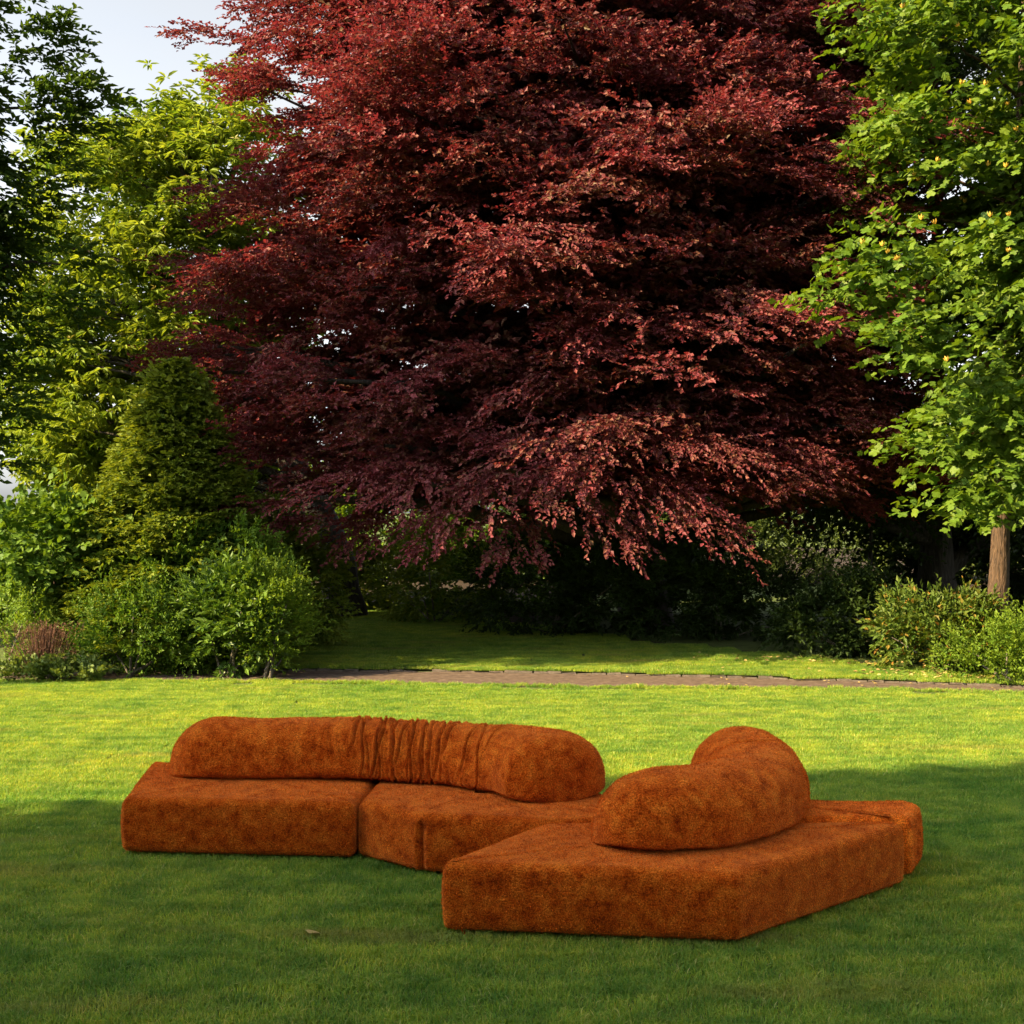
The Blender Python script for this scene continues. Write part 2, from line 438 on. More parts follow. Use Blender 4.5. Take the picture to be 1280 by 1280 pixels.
# ------------------------------------------------------------------ lawn grass: blade patches set out by geometry nodes
def blade_patch(seed, size, count, hmin, hmax, wid):
    r = np.random.default_rng(seed)
    p = np.stack([(r.random(count) - .5) * size * 1.15, (r.random(count) - .5) * size * 1.15, np.zeros(count)], -1)
    az = r.random(count) * 2 * np.pi
    lean = np.abs(r.normal(.55, .35, count))
    h = hmin + (hmax - hmin) * r.random(count) ** 1.4
    w = wid * (.6 + .8 * r.random(count))
    d = np.stack([np.cos(az), np.sin(az), np.zeros(count)], -1)
    s = np.stack([-np.sin(az + r.normal(0, .6, count)), np.cos(az), np.zeros(count)], -1)
    mid = p + d * (h * lean * .35)[:, None]; mid[:, 2] = h * .6
    tip = p + d * (h * lean * 1.15)[:, None]; tip[:, 2] = h * (1 - .25 * lean)
    V = np.stack([p - s * w[:, None] / 2, p + s * w[:, None] / 2, mid + s * w[:, None] * .4, mid - s * w[:, None] * .4, tip], 1)
    b = np.arange(count)[:, None] * 5
    tri = np.concatenate([b + np.array([[0, 1, 2]]), b + np.array([[0, 2, 3]]), b + np.array([[3, 2, 4]])], 1).reshape(-1, 3)
    me = raw_mesh('grass_patch', V.reshape(-1, 3), tri.ravel(), np.full(len(tri), 3, np.int32), M['grass'], False)
    return bpy.data.objects.new('grass_patch', me)

def scatter(name, pts, rot, scl, pick, srcs, label, cat):
    """one object whose points each carry one of the blade patches"""
    me = bpy.data.meshes.new(name)
    me.from_pydata([tuple(map(float, p)) for p in pts], [], [])
    a = me.attributes.new('turn', 'FLOAT_VECTOR', 'POINT'); a.data.foreach_set('vector', np.stack([np.zeros(len(pts)), np.zeros(len(pts)), rot], -1).astype(np.float32).ravel())
    a = me.attributes.new('size', 'FLOAT', 'POINT'); a.data.foreach_set('value', np.asarray(scl, np.float32))
    a = me.attributes.new('variant', 'INT', 'POINT'); a.data.foreach_set('value', np.asarray(pick, np.int32))
    o = link(name, me)
    ng = bpy.data.node_groups.new(name, 'GeometryNodeTree')
    ng.interface.new_socket('Geometry', in_out='INPUT', socket_type='NodeSocketGeometry')
    ng.interface.new_socket('Geometry', in_out='OUTPUT', socket_type='NodeSocketGeometry')
    N, L_ = ng.nodes, ng.links
    gi, go, jn = N.new('NodeGroupInput'), N.new('NodeGroupOutput'), N.new('GeometryNodeJoinGeometry')
    t1 = N.new('GeometryNodeInputNamedAttribute'); t1.data_type = 'FLOAT_VECTOR'; t1.inputs['Name'].default_value = 'turn'
    t2 = N.new('GeometryNodeInputNamedAttribute'); t2.data_type = 'FLOAT'; t2.inputs['Name'].default_value = 'size'
    t3 = N.new('GeometryNodeInputNamedAttribute'); t3.data_type = 'INT'; t3.inputs['Name'].default_value = 'variant'
    er = N.new('FunctionNodeEulerToRotation'); L_.new(t1.outputs['Attribute'], er.inputs[0])
    for v, src in enumerate(srcs):
        oi = N.new('GeometryNodeObjectInfo'); oi.inputs['Object'].default_value = src
        cm = N.new('FunctionNodeCompare'); cm.data_type = 'INT'; cm.operation = 'EQUAL'; cm.inputs[3].default_value = v
        L_.new(t3.outputs['Attribute'], cm.inputs[2])
        ip = N.new('GeometryNodeInstanceOnPoints')
        L_.new(gi.outputs[0], ip.inputs['Points']); L_.new(oi.outputs['Geometry'], ip.inputs['Instance'])
        L_.new(cm.outputs[0], ip.inputs['Selection'])
        L_.new(er.outputs[0], ip.inputs['Rotation']); L_.new(t2.outputs['Attribute'], ip.inputs['Scale'])
        L_.new(ip.outputs[0], jn.inputs[0])
    L_.new(jn.outputs[0], go.inputs[0])
    md = o.modifiers.new('scatter', 'NODES'); md.node_group = ng
    return tag(o, label, cat, kind='stuff')

PS = .4
rng = np.random.default_rng(11)
px_, py_ = np.meshgrid(np.arange(-14, 14, PS), np.arange(3.6, 17.2, PS))
pts = np.stack([px_.ravel(), py_.ravel(), np.zeros(px_.size)], -1)
pts[:, :2] += rng.normal(0, .03, (len(pts), 2))
inl = (pts[:, 1] < near_y(pts[:, 0]) - .24) & (np.abs(pts[:, 0]) < pts[:, 1] * .56 + 1.5)
lawn = pts[inl]
vx, vy = np.meshgrid(np.arange(-5.5, 9, PS), np.arange(15.0, 27, PS))
vp = np.stack([vx.ravel(), vy.ravel(), np.zeros(vx.size)], -1)
vp[:, :2] += rng.normal(0, .03, (len(vp), 2))
off = vp[:, 1] - far_y(vp[:, 0])
lim = np.interp(vp[:, 0], [-5.5, -3, 0, 2, 4, 6, 9], [9, 9, 6.0, 3.4, 2.3, 1.2, .5])
vp = vp[(off > .2) & (off < lim)]
vp[:, 2] = verge_z(vp[:, 0], vp[:, 1])
allp = np.concatenate([lawn, vp])
pick = rng.integers(0, 4, len(allp))
scatter('lawn_grass', allp, rng.integers(0, 4, len(allp)) * math.pi / 2 + rng.normal(0, .1, len(allp)), .9 + .3 * rng.random(len(allp)), pick,
        [blade_patch(100 + v, PS, 3900, .020, .046, .0038) for v in range(4)], 'short mown green grass covering the whole lawn and the verge', 'grass')
# longer ragged tufts along the path edges
tx = np.concatenate([np.arange(-9, 9, .11), np.arange(-4.5, 7.5, .16)])
isn = np.arange(len(tx)) < len(np.arange(-9, 9, .11))
ty = np.where(isn, near_y(tx) - .04 + rng.normal(0, .05, len(tx)), far_y(tx) + .17 + rng.normal(0, .02, len(tx)))
tz = np.where(isn, 0., .03)
src = blade_patch(140, .13, 260, .025, .06, .0045)
scatter('edge_grass', np.stack([tx, ty, tz], -1), rng.random(len(tx)) * 6.28, .7 + .6 * rng.random(len(tx)), np.zeros(len(tx)), [src],
        'longer ragged grass tufts overhanging the edges of the path', 'grass')

# ------------------------------------------------------------------ sofa
def vnoise(p, freq, seed):
    """cheap smooth noise from a sum of sines"""
    r = np.random.default_rng(seed)
    out = np.zeros(len(p))
    for k in range(6):
        w = r.normal(0, 1, 3) * freq * (1 + .35 * k)
        out += np.sin(p @ w + r.random() * 6.28) / (1 + .3 * k)
    return out / 3.0

def add_pile(verts, quads, seed, dens=24000, ln=.011, wd=.0034):
    """short fibres standing on the cloth"""
    r = np.random.default_rng(seed)
    tri = np.concatenate([quads[:, [0, 1, 2]], quads[:, [0, 2, 3]]])
    a, b, c = verts[tri[:, 0]], verts[tri[:, 1]], verts[tri[:, 2]]
    nr = np.cross(b - a, c - a); ar = np.linalg.norm(nr, axis=1) / 2
    ok = ar > 1e-10
    tri, a, b, c, nr, ar = tri[ok], a[ok], b[ok], c[ok], nr[ok], ar[ok]
    n = int(ar.sum() * dens)
    k = np.searchsorted(np.cumsum(ar), r.random(n) * ar.sum()); k = np.minimum(k, len(ar) - 1)
    u, v = r.random(n), r.random(n); fl = u + v > 1; u[fl], v[fl] = 1 - u[fl], 1 - v[fl]
    p = a[k] + (b[k] - a[k]) * u[:, None] + (c[k] - a[k]) * v[:, None]
    nn = nz(nr[k])
    lay = np.stack([vnoise(p, 9, 1), vnoise(p, 9, 2), vnoise(p, 9, 3) - .4], -1)
    d = nz(nn * .75 + lay * .55 + r.normal(0, .42, (n, 3)))
    s = nz(np.cross(d, r.normal(0, 1, (n, 3))))
    L_ = ln * (.5 + .9 * r.random(n))[:, None]; W_ = wd * (.7 + .6 * r.random(n))[:, None]
    base = p - nn * .002
    V = np.stack([base - s * W_ / 2, base + s * W_ / 2, base + d * L_], 1).reshape(-1, 3)
    Fc = np.arange(n * 3)
    return V, Fc, n

def plush_object(name, verts, quads, origin, seed, label, cat, group=None):
    origin = np.asarray(origin, float)
    pv, pf, n = add_pile(verts, quads, seed)
    V = np.concatenate([verts, pv]) - origin
    ff = np.concatenate([quads.ravel(), pf + len(verts)])
    sz = np.concatenate([np.full(len(quads), 4, np.int32), np.full(n, 3, np.int32)])
    sm = np.concatenate([np.ones(len(quads), bool), np.zeros(n, bool)])
    o = link(name, raw_mesh(name, V, ff, sz, M['plush'], sm))
    o.location = origin
    return tag(o, label, cat, group)

def rounded_outline(poly, r, step=.02):
    """polygon (counter clockwise) with rounded corners, sampled finely; returns points and inward normals"""
    poly = np.asarray(poly, float); n = len(poly); out = []
    for i in range(n):
        p, a, b = poly[i], poly[i - 1], poly[(i + 1) % n]
        u, v = nz(a - p), nz(b - p)
        half = math.acos(np.clip(u @ v, -1, 1)) / 2
        t = min(r / math.tan(half), .4 * np.linalg.norm(a - p), .4 * np.linalg.norm(b - p))
        s, e = p + u * t, p + v * t
        for k in np.linspace(0, 1, 7):
            out.append(s * (1 - k) ** 2 + 2 * p * k * (1 - k) + e * k ** 2)
    out = np.array(out)
    seg = np.roll(out, -1, 0) - out
    res = []
    for p, d in zip(out, seg):
        L_ = np.linalg.norm(d); m = max(1, int(round(L_ / step)))
        for k in range(m): res.append(p + d * k / m)
    res = np.array(res)
    tg = nz(np.roll(res, -1, 0) - np.roll(res, 1, 0))
    return res, np.stack([-tg[:, 1], tg[:, 0]], -1)

def seat_block(poly, H, seed, seams=(), zb=.036):
    poly = np.asarray(poly, float)
    pts, inn = rounded_outline(poly, .05)
    cen = pts.mean(0)
    rings = []
    prof = [(.12, 0), (.10, zb), (.03, zb), (.010, zb + .012), (0, zb + .03)]
    prof += [(-.008 * math.sin(math.pi * t), zb + .03 + (H - .065 - zb - .03) * t) for t in np.linspace(.12, 1, 9)]
    rt = .065
    for a in np.linspace(12, 90, 8):
        prof.append((rt * (1 - math.cos(R(a))), H - rt + rt * math.sin(R(a))))
    for ins, z in prof:
        q = pts + inn * ins
        for (sx, sy, w, dep) in seams:
            dd = np.hypot(pts[:, 0] - sx, pts[:, 1] - sy)
            fade = np.clip((H - .03 - z) / .06, 0, 1)
            q = q + inn * (dep * fade * np.exp(-(dd / w) ** 2))[:, None]
        rings.append(np.column_stack([q, np.full(len(q), z)]))
    edge = rings[-1][:, :2]
    for f in np.linspace(.93, .06, 18):
        q = cen + (edge - cen) * f
        rings.append(np.column_stack([q, H + .012 * (1 - f ** 3) * np.ones(len(q))]))
    V = np.concatenate(rings); m = len(pts)
    nrm_amp = .007
    V[:, 2] += np.where(V[:, 2] > H - .03, nrm_amp * vnoise(V, 5, seed), 0)
    sidek = (V[:, 2] <= H - .03) & (V[:, 2] > zb + .02)
    wob = .006 * vnoise(V, 6, seed + 1)
    V[:, 0] += np.where(sidek, wob, 0); V[:, 1] += np.where(sidek, wob, 0)
    k = len(rings)
    i = np.arange(k - 1)[:, None] * m; j = np.arange(m)[None]; j2 = (j + 1) % m
    Q = np.stack([i + j, i + j2, i + m + j2, i + m + j], -1).reshape(-1, 4)
    return V, Q

SEAT_H = .40
A_POLY = [(-2.60, 8.00), (-1.035, 7.86), (-.93, 9.02), (-2.76, 9.18)]
B_POLY = [(-1.015, 7.92), (-.58, 7.555), (.16, 7.43), (.66, 7.46), (.64, 8.12), (-.1, 8.75), (-.91, 9.0)]
C_POLY = [(-.405, 6.505), (1.19, 6.325), (2.40, 7.325), (2.34, 7.40), (.20, 7.385)]
D_POLY = [(.72, 7.475), (2.36, 7.475), (2.49, 7.475), (2.665, 7.80), (2.60, 7.93), (1.75, 7.97), (1.15, 8.12), (.76, 7.9)]
GRP = None
for nm, poly, sd, seams, lab in (
        ('seat_module', A_POLY, 21, (), 'rust orange plush sofa seat block with plain squared end under the long ruched backrest'),
        ('seat_module', B_POLY, 22, ((-.572, 7.56, .02, .045),), 'rust orange plush corner seat block with vertical seam in its front edge'),
        ('seat_module', C_POLY, 23, (), 'large trapezoid rust orange plush seat block carrying the smooth curled backrest'),
        ('seat_module', D_POLY, 24, (), 'slim rust orange plush seat block behind the smooth curled backrest')):
    v, q = seat_block(poly, SEAT_H, sd, seams)
    plush_object(nm, v, q, (*np.mean(poly, 0), 0), sd, lab, 'sofa')

def bolster(path, wfun, hfun, seed, ends_=((.36, 2.25), (.36, 2.25)), folds=(), z0=SEAT_H + .004, na=640, nt=104):
    path = np.asarray(path, float)
    # smooth resample (Catmull-Rom)
    P = np.vstack([2 * path[0] - path[1], path, 2 * path[-1] - path[-2]])
    fine = []
    for i in range(1, len(P) - 2):
        for t in np.linspace(0, 1, 60, endpoint=False):
            fine.append(.5 * ((2 * P[i]) + (-P[i - 1] + P[i + 1]) * t + (2 * P[i - 1] - 5 * P[i] + 4 * P[i + 1] - P[i + 2]) * t ** 2
                              + (-P[i - 1] + 3 * P[i] - 3 * P[i + 1] + P[i + 2]) * t ** 3))
    fine.append(P[-2]); fine = np.array(fine)
    s = np.concatenate([[0], np.cumsum(np.linalg.norm(np.diff(fine, axis=0), axis=1))]); Ltot = s[-1]
    # denser samples at the rounded ends
    tt = np.linspace(0, 1, na); uu = Ltot * (tt - .06 * np.sin(2 * np.pi * tt))
    c = np.stack([np.interp(uu, s, fine[:, 0]), np.interp(uu, s, fine[:, 1])], -1)
    tg = nz(np.gradient(c, axis=0)); sd = np.stack([tg[:, 1], -tg[:, 0]], -1)       # right-hand side of travel
    th = np.arange(nt) / nt * 2 * np.pi
    ct, st_ = np.cos(th), np.sin(th)
    X = np.sign(ct) * np.abs(ct) ** .82
    Zu = np.where(st_ > 0, .20 + .80 * np.abs(st_) ** .86, .20 - .20 * np.abs(st_) ** .55)
    X = X * np.where(st_ < 0, 1 - .10 * np.abs(st_) ** 2, 1)
    V = np.zeros((na, nt, 3))
    for i, u in enumerate(uu):
        end, pw = ends_[0] if u < Ltot / 2 else ends_[1]
        e0 = min(u, Ltot - u) / end
        e = (1 - (1 - min(e0, 1)) ** pw) ** (1 / pw) if e0 < 1 else 1.0
        e = max(e, .012)
        w, h = wfun(u / Ltot) * e, hfun(u / Ltot)
        hh = h * (e ** .85)
        lift = 0.0
        V[i, :, 0] = c[i, 0] + sd[i, 0] * X * w
        V[i, :, 1] = c[i, 1] + sd[i, 1] * X * w
        V[i, :, 2] = z0 + lift + Zu * hh
    # surface normals for displacement
    du = np.gradient(V, axis=0); dv = np.roll(V, -1, 1) - np.roll(V, 1, 1)
    nn = nz(np.cross(dv, du))
    cen = V.mean(1, keepdims=True)
    sgn = np.sign(np.sum(nn * (V - cen), -1).mean()); nn *= sgn
    disp = np.zeros((na, nt))
    U = uu[:, None]
    r = np.random.default_rng(seed)
    for (pos, wid, dep, slant) in folds:
        ph = r.random() * 6.28
        line = pos * Ltot + slant * np.cos(th)[None] * .12 + .030 * np.sin(2.0 * th + ph)[None] + .012 * np.sin(5.0 * th + 2 * ph)[None]
        amp = dep * np.clip(.5 + .8 * np.sin(1.0 * th + ph) + .3 * np.sin(3 * th + 2 * ph), 0, 1.3)[None] * np.clip(.35 + np.abs(st_), 0, 1)[None]
        g = (U - line) / wid
        disp += -amp * np.exp(-g * g) + .35 * amp * np.exp(-((np.abs(g) - 1.7) ** 2))
    flat = V.reshape(-1, 3)
    disp += (.010 * vnoise(flat, 5, seed) + .004 * vnoise(flat, 16, seed + 3)).reshape(na, nt)
    ends = np.clip(np.minimum(uu, Ltot - uu) / .12, 0, 1)[:, None]
    V = V + nn * (disp * ends)[..., None]
    V[..., 2] = np.maximum(V[..., 2], z0 - .02)
    V = V.reshape(-1, 3)
    i = np.arange(na - 1)[:, None] * nt; j = np.arange(nt)[None]; j2 = (j + 1) % nt
    Q = np.stack([i + j, i + j2, i + nt + j2, i + nt + j], -1).reshape(-1, 4)
    a = V[Q[:, 0]]; nq = np.cross(V[Q[:, 1]] - a, V[Q[:, 2]] - a); cc = V.mean(0)
    big = np.sum(nq * (a - np.repeat(cen[:-1], nt, 1).reshape(-1, 3)), -1).sum()
    if big < 0: Q = Q[:, ::-1].copy()
    return V, Q

rng = np.random.default_rng(77)
fl = []
pos = .435
while pos < .79:
    fl.append((pos, rng.uniform(.008, .014), rng.uniform(.018, .042), rng.uniform(-.4, .5)))
    pos += rng.uniform(.0085, .015)
for p_ in (.30, .345, .375, .405):
    fl.append((p_, .02, .006, rng.uniform(-.2, .2)))
for p_ in (.805, .82, .84):
    fl.append((p_, .014, .006, .2))
LP = [(-2.47, 8.72), (-2.0, 8.71), (-1.45, 8.70), (-1.0, 8.67), (-.58, 8.58), (-.22, 8.42), (.08, 8.24), (.26, 8.03), (.36, 7.84)]
v, q = bolster(LP, lambda t: .29 + .10 * np.clip((t - .72) / .24, 0, 1), lambda t: .395 + .04 * np.clip((t - .7) / .3, 0, 1), 31, ((.38, 2.2), (.30, 2.7)), fl)
plush_object('back_cushion', v, q, (-1.1, 8.6, SEAT_H), 31, 'long rust orange plush sofa backrest with gathered ruched folds at its bend', 'backrest')
RP = [(.46, 6.93), (.75, 6.91), (1.0, 6.95), (1.26, 7.10), (1.45, 7.34), (1.54, 7.62), (1.53, 7.92), (1.45, 8.25)]
cf = [(.70, .02, .016, .3), (.735, .025, .010, .35), (.665, .03, .006, .25)]
v, q = bolster(RP, lambda t: .315 + .05 * np.clip((t - .5) / .5, 0, 1), lambda t: .41 + .06 * np.clip((t - .35) / .6, 0, 1), 32, ((.42, 2.2), (.36, 2.4)), cf)
plush_object('back_cushion', v, q, (1.2, 7.2, SEAT_H), 32, 'smooth rust orange plush sofa backrest curled into a horseshoe with one crease', 'backrest')

# ------------------------------------------------------------------ copper beech
def build_limbs(rng, base, top, r0, targets, side=7, sway=.25, n=12, imin=1):
    t = np.linspace(0, 1, n)[:, None]
    trunk = np.asarray(base) * (1 - t) + np.asarray(top) * t + np.concatenate([np.cumsum(rng.normal(0, sway / n, (n, 2)), 0), np.zeros((n, 1))], 1)
    rad = r0 * (1 - .93 * t[:, 0] ** .8) * (1 + .55 * np.exp(-t[:, 0] * n * 1.1))
    tb = [tube(trunk, rad, 14, rng, .05)]
    for tg in targets:
        hz = np.interp(tg[2] - .18 * np.linalg.norm(tg[:2] - trunk[0][:2]), trunk[:, 2], np.arange(n))
        i0 = int(np.clip(hz, imin, n - 2))
        p0 = trunk[i0]
        L_ = np.linalg.norm(tg - p0)
        cv = curve(p0, tg, (0, 0, .12 * L_), 9) + np.concatenate([np.zeros((1, 3)), rng.normal(0, .03 * L_ / 3, (8, 3))])
        r1 = min(rad[i0] * .55, .028 * L_ + .03)
        tb.append(tube(cv, r1 * (1 - .85 * np.linspace(0, 1, 9)), side, rng, .05))
    return tb

rng = np.random.default_rng(3)
BC = np.array([1.15, 21.6]); BRX, BRY = 5.45, 4.3
bz = np.array([1.3, 1.9, 2.6, 3.6, 5.0, 7.0, 9.0, 11.0, 13.0, 15.0, 16.5])
bp = np.array([.25, .62, .88, .95, 1.0, .99, .95, .90, .80, .55, .15])
def beech_points(n, shell, front, zlo=2.5):
    out, rad = [], []
    while len(out) < n:
        z = zlo + (16.3 - zlo) * rng.random()
        ph = rng.random() * 2 * np.pi
        fr = -np.sin(ph)
        if front and fr < -.25: continue
        if not front and fr > 0: continue
        k = np.interp(z, bz, bp) * shell * (1 + .10 * np.sin(3 * ph + z * .8) + .09 * np.sin(7 * ph - 1.9 * z) + .05 * np.sin(13 * ph + 3.1 * z) + rng.normal(0, .06))
        out.append((BC[0] + BRX * k * np.cos(ph), BC[1] + BRY * k * np.sin(ph), z)); rad.append((np.cos(ph), np.sin(ph) * .8, 0))
    return np.array(out), nz(np.array(rad))
parts = []
def beech_layer(n, shell, front, twigs, m, LL, scale, dens_tone):
    P, O = beech_points(n, shell, front)
    # branches hang lower at the outside and along the underside
    tilt = rng.normal(.06, .20, n)
    az = rng.normal(0, .6, n)
    ca, sa = np.cos(az), np.sin(az)
    O2 = np.stack([O[:, 0] * ca - O[:, 1] * sa, O[:, 0] * sa + O[:, 1] * ca, -tilt], -1)
    U = np.tile([0, 0, 1.], (n, 1)) + O * .35 + rng.normal(0, .12, (n, 3))
    sc = scale * (.42 + .80 * rng.random(n) ** 1.4)
    parts.append(spray(rng, P, O2, U, .80 * sc, .70 * sc, .24 * sc, twigs, .42, m, LL, LL * .66, 48, .13, .5, .3, .8, 1.1,
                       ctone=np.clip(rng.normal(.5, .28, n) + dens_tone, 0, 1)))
    return P
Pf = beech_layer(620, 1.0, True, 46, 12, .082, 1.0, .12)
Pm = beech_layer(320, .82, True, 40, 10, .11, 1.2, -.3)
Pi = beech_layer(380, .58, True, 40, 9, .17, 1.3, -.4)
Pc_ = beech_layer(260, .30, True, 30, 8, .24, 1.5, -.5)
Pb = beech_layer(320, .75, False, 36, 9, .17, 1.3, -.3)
# low reaching boughs seen at the left and lower edges of the crown
LOWB = [(330, 672, 18.6, -1, .0), (390, 690, 18.8, -1, -.1), (300, 590, 19.6, -1, 0), (275, 455, 20.0, -1, 0), (262, 330, 20.5, -1, .05), (270, 50, 21, -1, .1), (320, 100, 20.5, -1, .1),
        (760, 690, 17.6, .3, -.3), (830, 660, 17.5, .5, -.3), (900, 600, 17.6, .5, -.2), (880, 690, 17.6, .4, -.4), (960, 590, 18.2, .8, -.2), (700, 640, 17.5, -.2, -.3),
        (600, 660, 17.6, -.3, -.3), (520, 640, 17.8, -.5, -.3), (450, 640, 18, -.7, -.2), (1090, 160, 20.5, 1, .0), (1130, 150, 20.5, 1, 0), (1030, 440, 19.6, 1, -.1), (1050, 300, 20, 1, 0),
        (1070, 150, 18.2, .8, .0), (1100, 165, 18.0, .9, .0), (1125, 170, 18.0, 1, 0), (1060, 190, 18.0, .7, .0), (1090, 215, 17.9, .8, -.1), (1030, 200, 18, .6, 0), (1050, 240, 17.8, .7, -.1), (1080, 260, 18, .8, -.1), (1020, 150, 18.4, .5, 0), (1060, 560, 20.4, 1, -.2), (1030, 650, 20, .9, -.2), (560, 690, 18.2, -.4, -.3), (640, 700, 18.2, 0, -.3), (470, 700, 19.2, -.5, -.2)]
lp = np.array([at(a, b - (38 if b > 560 else 0), d) for a, b, d, _, _ in LOWB])
lo = np.array([(ox, -.6, oz - .15) for *_, ox, oz in LOWB])
n = len(lp)
lu = np.tile([0, -.1, 1.], (n, 1)) + rng.normal(0, .1, (n, 3))
sc = .75 + .35 * rng.random(n)
parts.append(spray(rng, lp, lo, lu, .85 * sc, .6 * sc, .13 * sc, 50, .42, 12, .082, .055, 48, .15, .45, .3, .6, 1.0, ctone=np.clip(rng.normal(.65, .2, n), 0, 1)))
BT = (2.55, 22.3, .1)
beech = empty('copper_beech', BT, 'huge dark red copper beech tree with drooping layered boughs behind the path', 'tree')
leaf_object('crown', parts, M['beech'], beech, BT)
tg = np.concatenate([Pf[::7], lp[::2]])
tubes_object('trunk', build_limbs(rng, BT, (1.4, 21.8, 14.5), .36, tg), M['bark_dark'], beech, BT)

# ------------------------------------------------------------------ other trees
def ellipsoid_clumps(rng, c, rad, n, shell=(.75, 1.0), front=None, zmin=None, lump=.10):
    c, rad = np.asarray(c, float), np.asarray(rad, float)
    out, nr = [], []
    ph0 = rng.random() * 6
    while len(out) < n:
        v = rng.normal(0, 1, 3); v /= np.linalg.norm(v)
        if front is not None and v[1] > front: continue
        s = shell[0] + (shell[1] - shell[0]) * rng.random() ** .5
        s *= 1 + lump * math.sin(4 * v[0] + 3 * v[2] + ph0) + lump * .7 * math.sin(9 * v[0] - 7 * v[2] + ph0)
        p = c + rad * v * s
        if zmin is not None and p[2] < zmin: continue
        out.append(p); nr.append(v / rad)
    return np.array(out), nz(np.array(nr))

# sweet chestnut: long leaves in drooping stars
rng = np.random.default_rng(8)
CB = np.array([-3.45, 24.6, .1])
P1, N1 = ellipsoid_clumps(rng, (-7.8, 27.0, 6.4), (3.6, 2.9, 5.1), 330, (.82, 1.02), .35, 2.0, .12)
P2, N2 = ellipsoid_clumps(rng, (-7.8, 27.1, 6.4), (3.0, 2.4, 4.5), 330, (.5, 1.0), None, 2.0)
P3, N3 = ellipsoid_clumps(rng, (-6.5, 26.7, 8.9), (2.3, 2.0, 2.9), 100, (.8, 1.02), .4)
P4, N4 = ellipsoid_clumps(rng, (-9.2, 26.8, 4.6), (2.4, 1.8, 2.9), 160, (.3, 1.0), None, 2.0)
Pc, Nc = np.concatenate([P1, P2, P3, P4]), np.concatenate([N1, N2, N3, N4])
# each twig end: a rosette of long leaves
n = len(Pc)
ros = np.repeat(Pc, 9, 0) + rng.normal(0, .34, (n * 9, 3)) * np.array([1, 1, .55])
ron = np.repeat(Nc, 9, 0)
m = 11
rp = np.repeat(ros, m, 0); rn = np.repeat(ron, m, 0)
az = rng.random(len(rp)) * 6.28
ld = np.stack([np.cos(az), np.sin(az), rng.normal(-.25, .35, len(rp))], -1) + rn * .45
ln = np.tile([0, 0, 1.], (len(rp), 1)) + rn * .5 + rng.normal(0, .25, (len(rp), 3))
L_ = .22 * (.6 + .6 * rng.random(len(rp)))
ctn = np.clip(np.repeat(np.repeat(rng.normal(.55, .25, n), 9), m) + rng.normal(0, .12, len(rp)), 0, 1)
ch_parts = [leaf_geo(rp + nz(ld) * .03, ld, ln, L_, L_ * .30, ctn, T_LANCE)]
chestnut = empty('sweet_chestnut', CB, 'tall yellow-green sweet chestnut tree with spiky leaf rosettes behind the clipped cone', 'tree')
leaf_object('crown', ch_parts, M['chestnut'], chestnut, CB)
cs = rng.integers(0, len(ros), 700)
cp = np.repeat(ros[cs] + ron[cs] * .08 + [0, 0, .03], 3, 0)
caz = rng.random(len(cp)) * 6.28
cd = np.stack([np.cos(caz), np.sin(caz), rng.normal(.2, .4, len(cp))], -1)
leaf_object('catkin', [leaf_geo(cp, cd, np.tile([0, 0, 1.], (len(cp), 1)) + rng.normal(0, .3, (len(cp), 3)), .13, .016, .5, T_RHOMB)], M['catkin'], chestnut, CB)['kind'] = 'stuff'
tb = []
stem = np.array([CB, CB + [-.15, .1, 1.2], CB + [-.7, .3, 2.6], CB + [-1.75, .5, 4.0], CB + [-2.7, .8, 6.0], CB + [-3.1, .9, 8.5]])
st = np.linspace(0, 5, 22)
stem = np.stack([np.interp(st, np.arange(6), stem[:, k]) for k in range(3)], -1)
rad = np.interp(st, [0, .4, 2, 5], [.52, .40, .28, .06])
tb.append(tube(stem, rad, 14, rng, .06))
for p in Pc[::9]:
    i0 = int(np.clip(np.searchsorted(stem[:, 2], p[2] - 1.2), 4, 20))
    tb.append(tube(curve(stem[i0], p, (0, 0, .3), 8), np.linspace(.09, .015, 8), 6, rng, .05))
tubes_object('trunk', tb, M['bark_dark'], chestnut, CB)

# dark leafy tree reaching in at the left
rng = np.random.default_rng(14)
LB = np.array([-10.9, 19.3, 0.])
P1, N1 = ellipsoid_clumps(rng, (-11.1, 19.3, 7.5), (2.6, 1.2, 5.7), 340, (.78, 1.0), None, 2.0, .10)
P2, N2 = ellipsoid_clumps(rng, (-11.1, 19.3, 7.5), (2.1, 1.0, 4.9), 280, (.4, 1.0), None, 2.3)
edge = np.array([at(a - 14, b, 19.2) for a, b in ((38, 20), (60, 60), (75, 55), (50, 100), (95, 125), (118, 140), (70, 150), (85, 170), (110, 165), (60, 205), (85, 240), (60, 280),
                                            (90, 330), (95, 390), (60, 440), (30, 480), (15, 540), (5, 590), (20, 520), (70, 400))])
Pl = np.concatenate([P1, P2, edge]); Nl = np.concatenate([N1, N2, np.tile([.8, -.4, .35], (len(edge), 1))])
O = Nl + np.array([0, 0, -.10]); U = np.tile([0, 0, 1.], (len(Pl), 1)) + Nl * .4
ltr = empty('broadleaf_tree', LB, 'tall dark green shaded tree with airy branch tips against the open sky', 'tree')
leaf_object('crown', [spray(rng, Pl, O, U, .5, .5, .32, 22, .45, 10, .15, .074, 50, .3, .5, .3, .8, .8, tmpl=T_RHOMB)], M['cherry'], ltr, LB)
tubes_object('trunk', build_limbs(rng, LB, (-10.7, 19.3, 12.2), .34, Pl[::8]), M['bark_dark'], ltr, LB)

